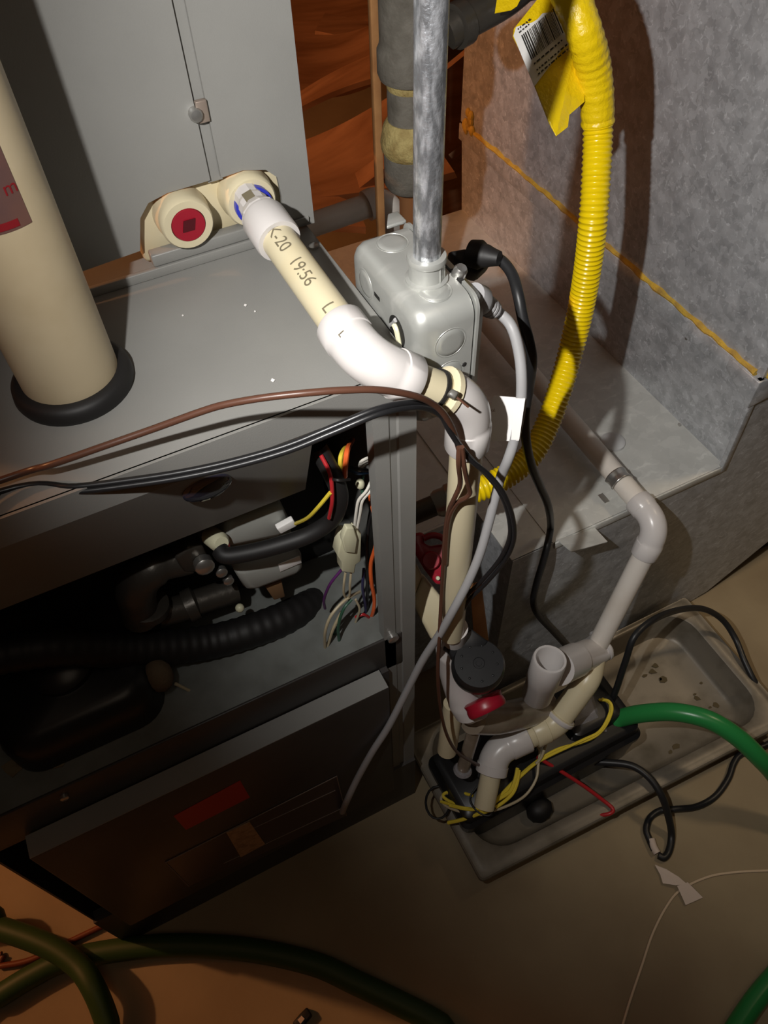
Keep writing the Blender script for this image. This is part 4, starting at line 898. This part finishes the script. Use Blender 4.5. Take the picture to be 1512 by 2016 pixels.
# tape flag, string
single('tape_flag', sheet(B(), [Z(1289, 1702, .004), Z(1312, 1711, .007), Z(1336, 1726, .007), Z(1352, 1740, .008), Z(1331, 1743, .008), Z(1305, 1739, .005), Z(1300, 1722, .004)], 0.0006), FLAG, 'torn strip of masking tape below the looped cord on the floor', 'tape', smooth=False)
single('tape_flag', sheet(B(), [Z(1333, 1744, .0078), Z(1354, 1737, .0082), Z(1368, 1750, .0075), Z(1384, 1767, .004), Z(1350, 1782, .004), Z(1343, 1766, .0055)], 0.0006), FLAG, 'square end of masking tape folded over the white string', 'tape', smooth=False)
single('white_string', wire([Z(1600, 1712, .002), Z(1512, 1714, .002), Z(1450, 1717, .002), Z(1395, 1726, .002), Z(1340, 1752, .002), Z(1312, 1785, .002), Z(1285, 1838, .002), Z(1264, 1900, .002), Z(1242, 1965, .002), Z(1222, 2030, .002), Z(1200, 2100, .002)], 0.0017, 8), STRING, 'thin white string curving over the concrete floor', 'string')

# yellow low-voltage wires
yw_ = thing('yellow_wires', 'tangle of yellow wires looping along the front of the pump', 'wires', Z(960, 1590, .12))
def yy(pts, r=0.0021, m=YWIRE, name='wire'):
    return obj(name, wire([Z(*p) for p in pts], r, 8), m, yw_)
yy([(1180, 1378, .13), (1198, 1380, .14), (1205, 1396, .14), (1195, 1424, .13), (1174, 1448, .124), (1140, 1463, .12), (1100, 1474, .12), (1070, 1490, .12), (1040, 1512, .12), (1010, 1540, .12), (985, 1566, .12), (960, 1592, .115), (910, 1590, .11), (868, 1578, .09)])
yy([(1186, 1376, .13), (1201, 1386, .138), (1199, 1408, .135), (1180, 1440, .127), (1145, 1458, .124), (1066, 1496, .122), (1030, 1524, .122), (1000, 1554, .12), (970, 1580, .12), (930, 1594, .115), (885, 1586, .1)])
yy([(1019, 1512, .13), (1014, 1535, .126), (1004, 1558, .122), (978, 1576, .12), (955, 1596, .116), (915, 1612, .10), (882, 1620, .085)], 0.0026)
yy([(1022, 1516, .128), (1018, 1542, .124), (1006, 1566, .12), (975, 1590, .118), (945, 1602, .112)], 0.0024)
yy([(1054, 1464, .13), (1062, 1478, .126), (1060, 1505, .124), (1055, 1535, .118), (1034, 1566, .11), (1000, 1586, .11), (960, 1597, .112), (930, 1584, .106), (905, 1570, .10), (880, 1562, .09), (868, 1572, .09), (880, 1588, .09), (915, 1600, .10), (950, 1604, .11)], 0.0019, TWIRE)
yy([(1076, 1462, .13), (1066, 1490, .128), (1055, 1504, .126)], 0.0019, TWIRE)
yy([(930, 1566, .118), (905, 1560, .105), (886, 1558, .095), (872, 1566, .09), (886, 1578, .092), (920, 1590, .108)], 0.0022)
obj('tie_loop', wire([Z(940, 1548, .125), Z(925, 1572, .118), Z(938, 1596, .118), Z(962, 1606, .118), Z(975, 1590, .125)], 0.0013, 6), BLACKR, yw_)
rg = [Z(862 + 24 * math.cos(a), 1580 + 32 * math.sin(a), .075) for a in [k * math.pi / 8 for k in range(17)]]
obj('coil_loop', tube(B(), rg, 0.0017, 8), BLACKR, yw_)
single('red_wire', wire([Z(1058, 1490, .122), Z(1075, 1501, .115), Z(1110, 1522, .10), Z(1150, 1548, .08), Z(1185, 1574, .066), Z(1206, 1592, .062), Z(1200, 1602, .061), Z(1170, 1606, .05), Z(1140, 1604, .03)], 0.0028, 10), REDW, 'red wire running from the pump across the front of the drip pan', 'wire')
dk = thing('thermostat_wire', 'dark brown wire hanging in front of the lower white pump elbow', 'wire', Z(945, 1520, .14))
obj('wire', wire([D(905, 1486, 1.00), D(935, 1505, 1.045), D(955, 1517, 1.06), D(948, 1530, 1.07), D(944, 1548, 1.08)], 0.002, 8), BROWN, dk)
obj('tie', wire([D(938, 1530, 1.085), D(955, 1536, 1.075), D(980, 1528, 1.085)], 0.0015, 6), BLACKR, dk)

# ================================================================== red-handled valve and cream trap beside the post
rv = thing('condensate_trap', 'cream plastic trap body with a dark red handled cap, behind the furnace corner post', 'trap', D(850, 1180, .80))
obj('body', prism(B(), [D(812, 1188, .80), D(833, 1132, .80), D(866, 1172, .80), D(880, 1200, .80), D(872, 1262, .82), D(850, 1262, .82)], R_FWD * 0.05), CREAM, rv, bevel=0.004)
obj('neck', prism(B(), [D(806, 1085, .80), D(832, 1132, .80), D(812, 1188, .80), D(800, 1180, .80)], R_FWD * 0.04), CREAM, rv, bevel=0.003)
bm = B()
prism(bm, [D(806, 1052, .79), D(832, 1048, .79), D(838, 1056, .79), D(834, 1068, .79), D(846, 1076, .79), D(872, 1072, .79), D(880, 1066, .79), D(882, 1100, .79), D(875, 1152, .79), D(858, 1150, .79), D(836, 1122, .79), D(810, 1078, .79)], R_FWD * 0.016)
cap = obj('red_cap', bm, RED, rv, bevel=0.003)
obj('handle_arch', wire([D(834, 1060, .79), D(850, 1054, .79), D(868, 1057, .79), D(880, 1068, .79)], 0.0032, 10), RED, cap)
obj('hub', lathe(B(), D(848, 1103, .788), -R_FWD, [(0.0095, -0.004), (0.0095, 0.004), (0.008, 0.006), (0, 0.006)], 26), RED, cap)
obj('cap_rivet', disc_screw(B(), D(862, 1138, .788), -R_FWD, 0.0022, 0.003), NATURAL, cap)
single('wooden_stick', prism(B(), [D(925, 1150, .86), D(947, 1145, .86), D(962, 1262, .98), D(935, 1290, .98)], R_RIGHT * 0.001 + R_FWD * 0.006), STICK, 'thin orange wooden stick standing behind the black float switch', 'stick', bevel=0.0008)

# ================================================================== boards piled behind the duct
random.seed(21)
def board(quad, th, label, bow=0.0):
    q = [Vector(p) for p in quad]
    n = (q[1] - q[0]).cross(q[3] - q[0]).normalized()
    NU, NV = 16, 6
    def at_(i, j):
        u, v_ = i / NU, j / NV
        return q[0].lerp(q[1], u).lerp(q[3].lerp(q[2], u), v_) + n * bow * math.sin(math.pi * u)
    bm = B()
    top = [[bm.verts.new(at_(i, j)) for j in range(NV + 1)] for i in range(NU + 1)]
    bot = [[bm.verts.new(at_(i, j) - n * th) for j in range(NV + 1)] for i in range(NU + 1)]
    for i in range(NU):
        for j in range(NV):
            bm.faces.new([top[i][j], top[i + 1][j], top[i + 1][j + 1], top[i][j + 1]])
            bm.faces.new([bot[i][j], bot[i][j + 1], bot[i + 1][j + 1], bot[i + 1][j]])
        for j in (0, NV): bm.faces.new([top[i][j], bot[i][j], bot[i + 1][j], top[i + 1][j]])
    for i in (0, NU):
        for j in range(NV): bm.faces.new([top[i][j], top[i][j + 1], bot[i][j + 1], bot[i][j]])
    return single('board', bm, WOOD, label, 'board', 'boards piled behind the furnace')
def bq(a, b, c_, d_): return [D(*a), D(*b), D(*c_), D(*d_)]
board(bq((540, 310, 1.62), (790, 190, 1.50), (900, 350, 1.42), (560, 405, 1.40)), 0.012, 'broad red-brown board low in the pile beside the coil cabinet edge', 0.01)
board(bq((555, 215, 1.78), (790, 95, 1.72), (790, 150, 1.66), (560, 240, 1.66)), 0.01, 'thin dark-edged board above the black gap in the pile', -0.01)
board(bq((560, 70, 2.02), (800, 20, 2.02), (810, 120, 1.84), (560, 190, 1.80)), 0.012, 'curled board near the top of the pile left of the foam-sleeved line', 0.035)
board(bq((620, 60, 2.06), (860, 110, 1.98), (860, 70, 2.1), (640, 25, 2.2)), 0.012, 'slanting board crossing the top of the pile', 0.0)
board(bq((540, -60, 2.5), (830, -60, 2.5), (830, 60, 2.2), (540, 80, 2.15)), 0.012, 'flat board at the very back top of the pile', 0.02)
board(bq((640, 400, 1.50), (780, 300, 1.42), (790, 325, 1.40), (680, 410, 1.44)), 0.014, 'narrow slanted board just above the dull white back pipe', 0.0)
board(bq((560, 360, 1.46), (700, 412, 1.40), (720, 460, 1.34), (550, 450, 1.34)), 0.012, 'short board end showing under the dull white back pipe', 0.0)
board([D(850, 150, 1.9), D(960, 60, 1.86), Z(965, 330, 0.001), Z(850, 360, 0.001)], 0.014, 'board showing between the conduit and the duct, upper one', 0.0)
board([D(850, 330, 1.6), D(940, 260, 1.6), Z(945, 415, 0.001), Z(850, 445, 0.001)], 0.014, 'board showing between the conduit and the duct, lower one', 0.0)

# ================================================================== hoses on the floor, front left
dh = [Vector((-1.1, 0.25, 0.0155)), Vector((-0.75, 0.24, 0.0155)), Z(-80, 2010, .0155), Z(0, 1960, .0155), (Z(66, 1920, .0155)), Z(132, 1890, .0155), Z(251, 1868, .0155), Z(364, 1861, .0155), Z(500, 1871, .0155), Z(620, 1898, .0155), Z(700, 1934, .0155), Z(780, 1972, .0155), Z(870, 2020, .0155), Z(960, 2090, .0155), Vector((0.55, -0.35, 0.0155)), Vector((1.0, -0.6, 0.0155))]
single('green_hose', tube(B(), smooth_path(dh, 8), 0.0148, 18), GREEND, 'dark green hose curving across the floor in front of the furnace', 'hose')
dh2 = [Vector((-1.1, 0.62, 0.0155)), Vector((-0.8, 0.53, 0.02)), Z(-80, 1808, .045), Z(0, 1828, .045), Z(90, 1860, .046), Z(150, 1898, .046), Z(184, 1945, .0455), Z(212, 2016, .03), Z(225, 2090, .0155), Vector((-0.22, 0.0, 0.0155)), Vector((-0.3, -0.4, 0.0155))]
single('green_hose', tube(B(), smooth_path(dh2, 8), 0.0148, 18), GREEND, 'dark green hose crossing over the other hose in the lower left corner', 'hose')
single('copper_wire', wire([Vector((-0.9, 0.36, 0.005)), Z(-60, 1910, .005), Z(0, 1902, .005), Z(60, 1890, .005), Z(139, 1853, .005), Z(200, 1824, .005)], 0.0042, 10), mat('rust_tube', (0.16, 0.04, 0.015), 0.5), 'thin rust-brown tube on the floor by the furnace corner', 'tube')
ck = thing('dark_clip', 'small dark clip lying on the floor at the bottom edge', 'clip', Z(595, 2005, 0))
obj('jaw', prism(B(), [Z(577, 2016, 0), Z(592, 1998, 0), Z(606, 1984, 0), Z(616, 2000, 0), Z(606, 2012, 0), Z(594, 2030, 0)], (0, 0, 0.012)), BLACKR, ck, bevel=0.002)
obj('spring', prism(B(), [Z(586, 2008, .0122), Z(594, 2000, .0122), Z(600, 2006, .0122), Z(592, 2016, .0122)], (0, 0, 0.002)), FLAG, ck, smooth=False)
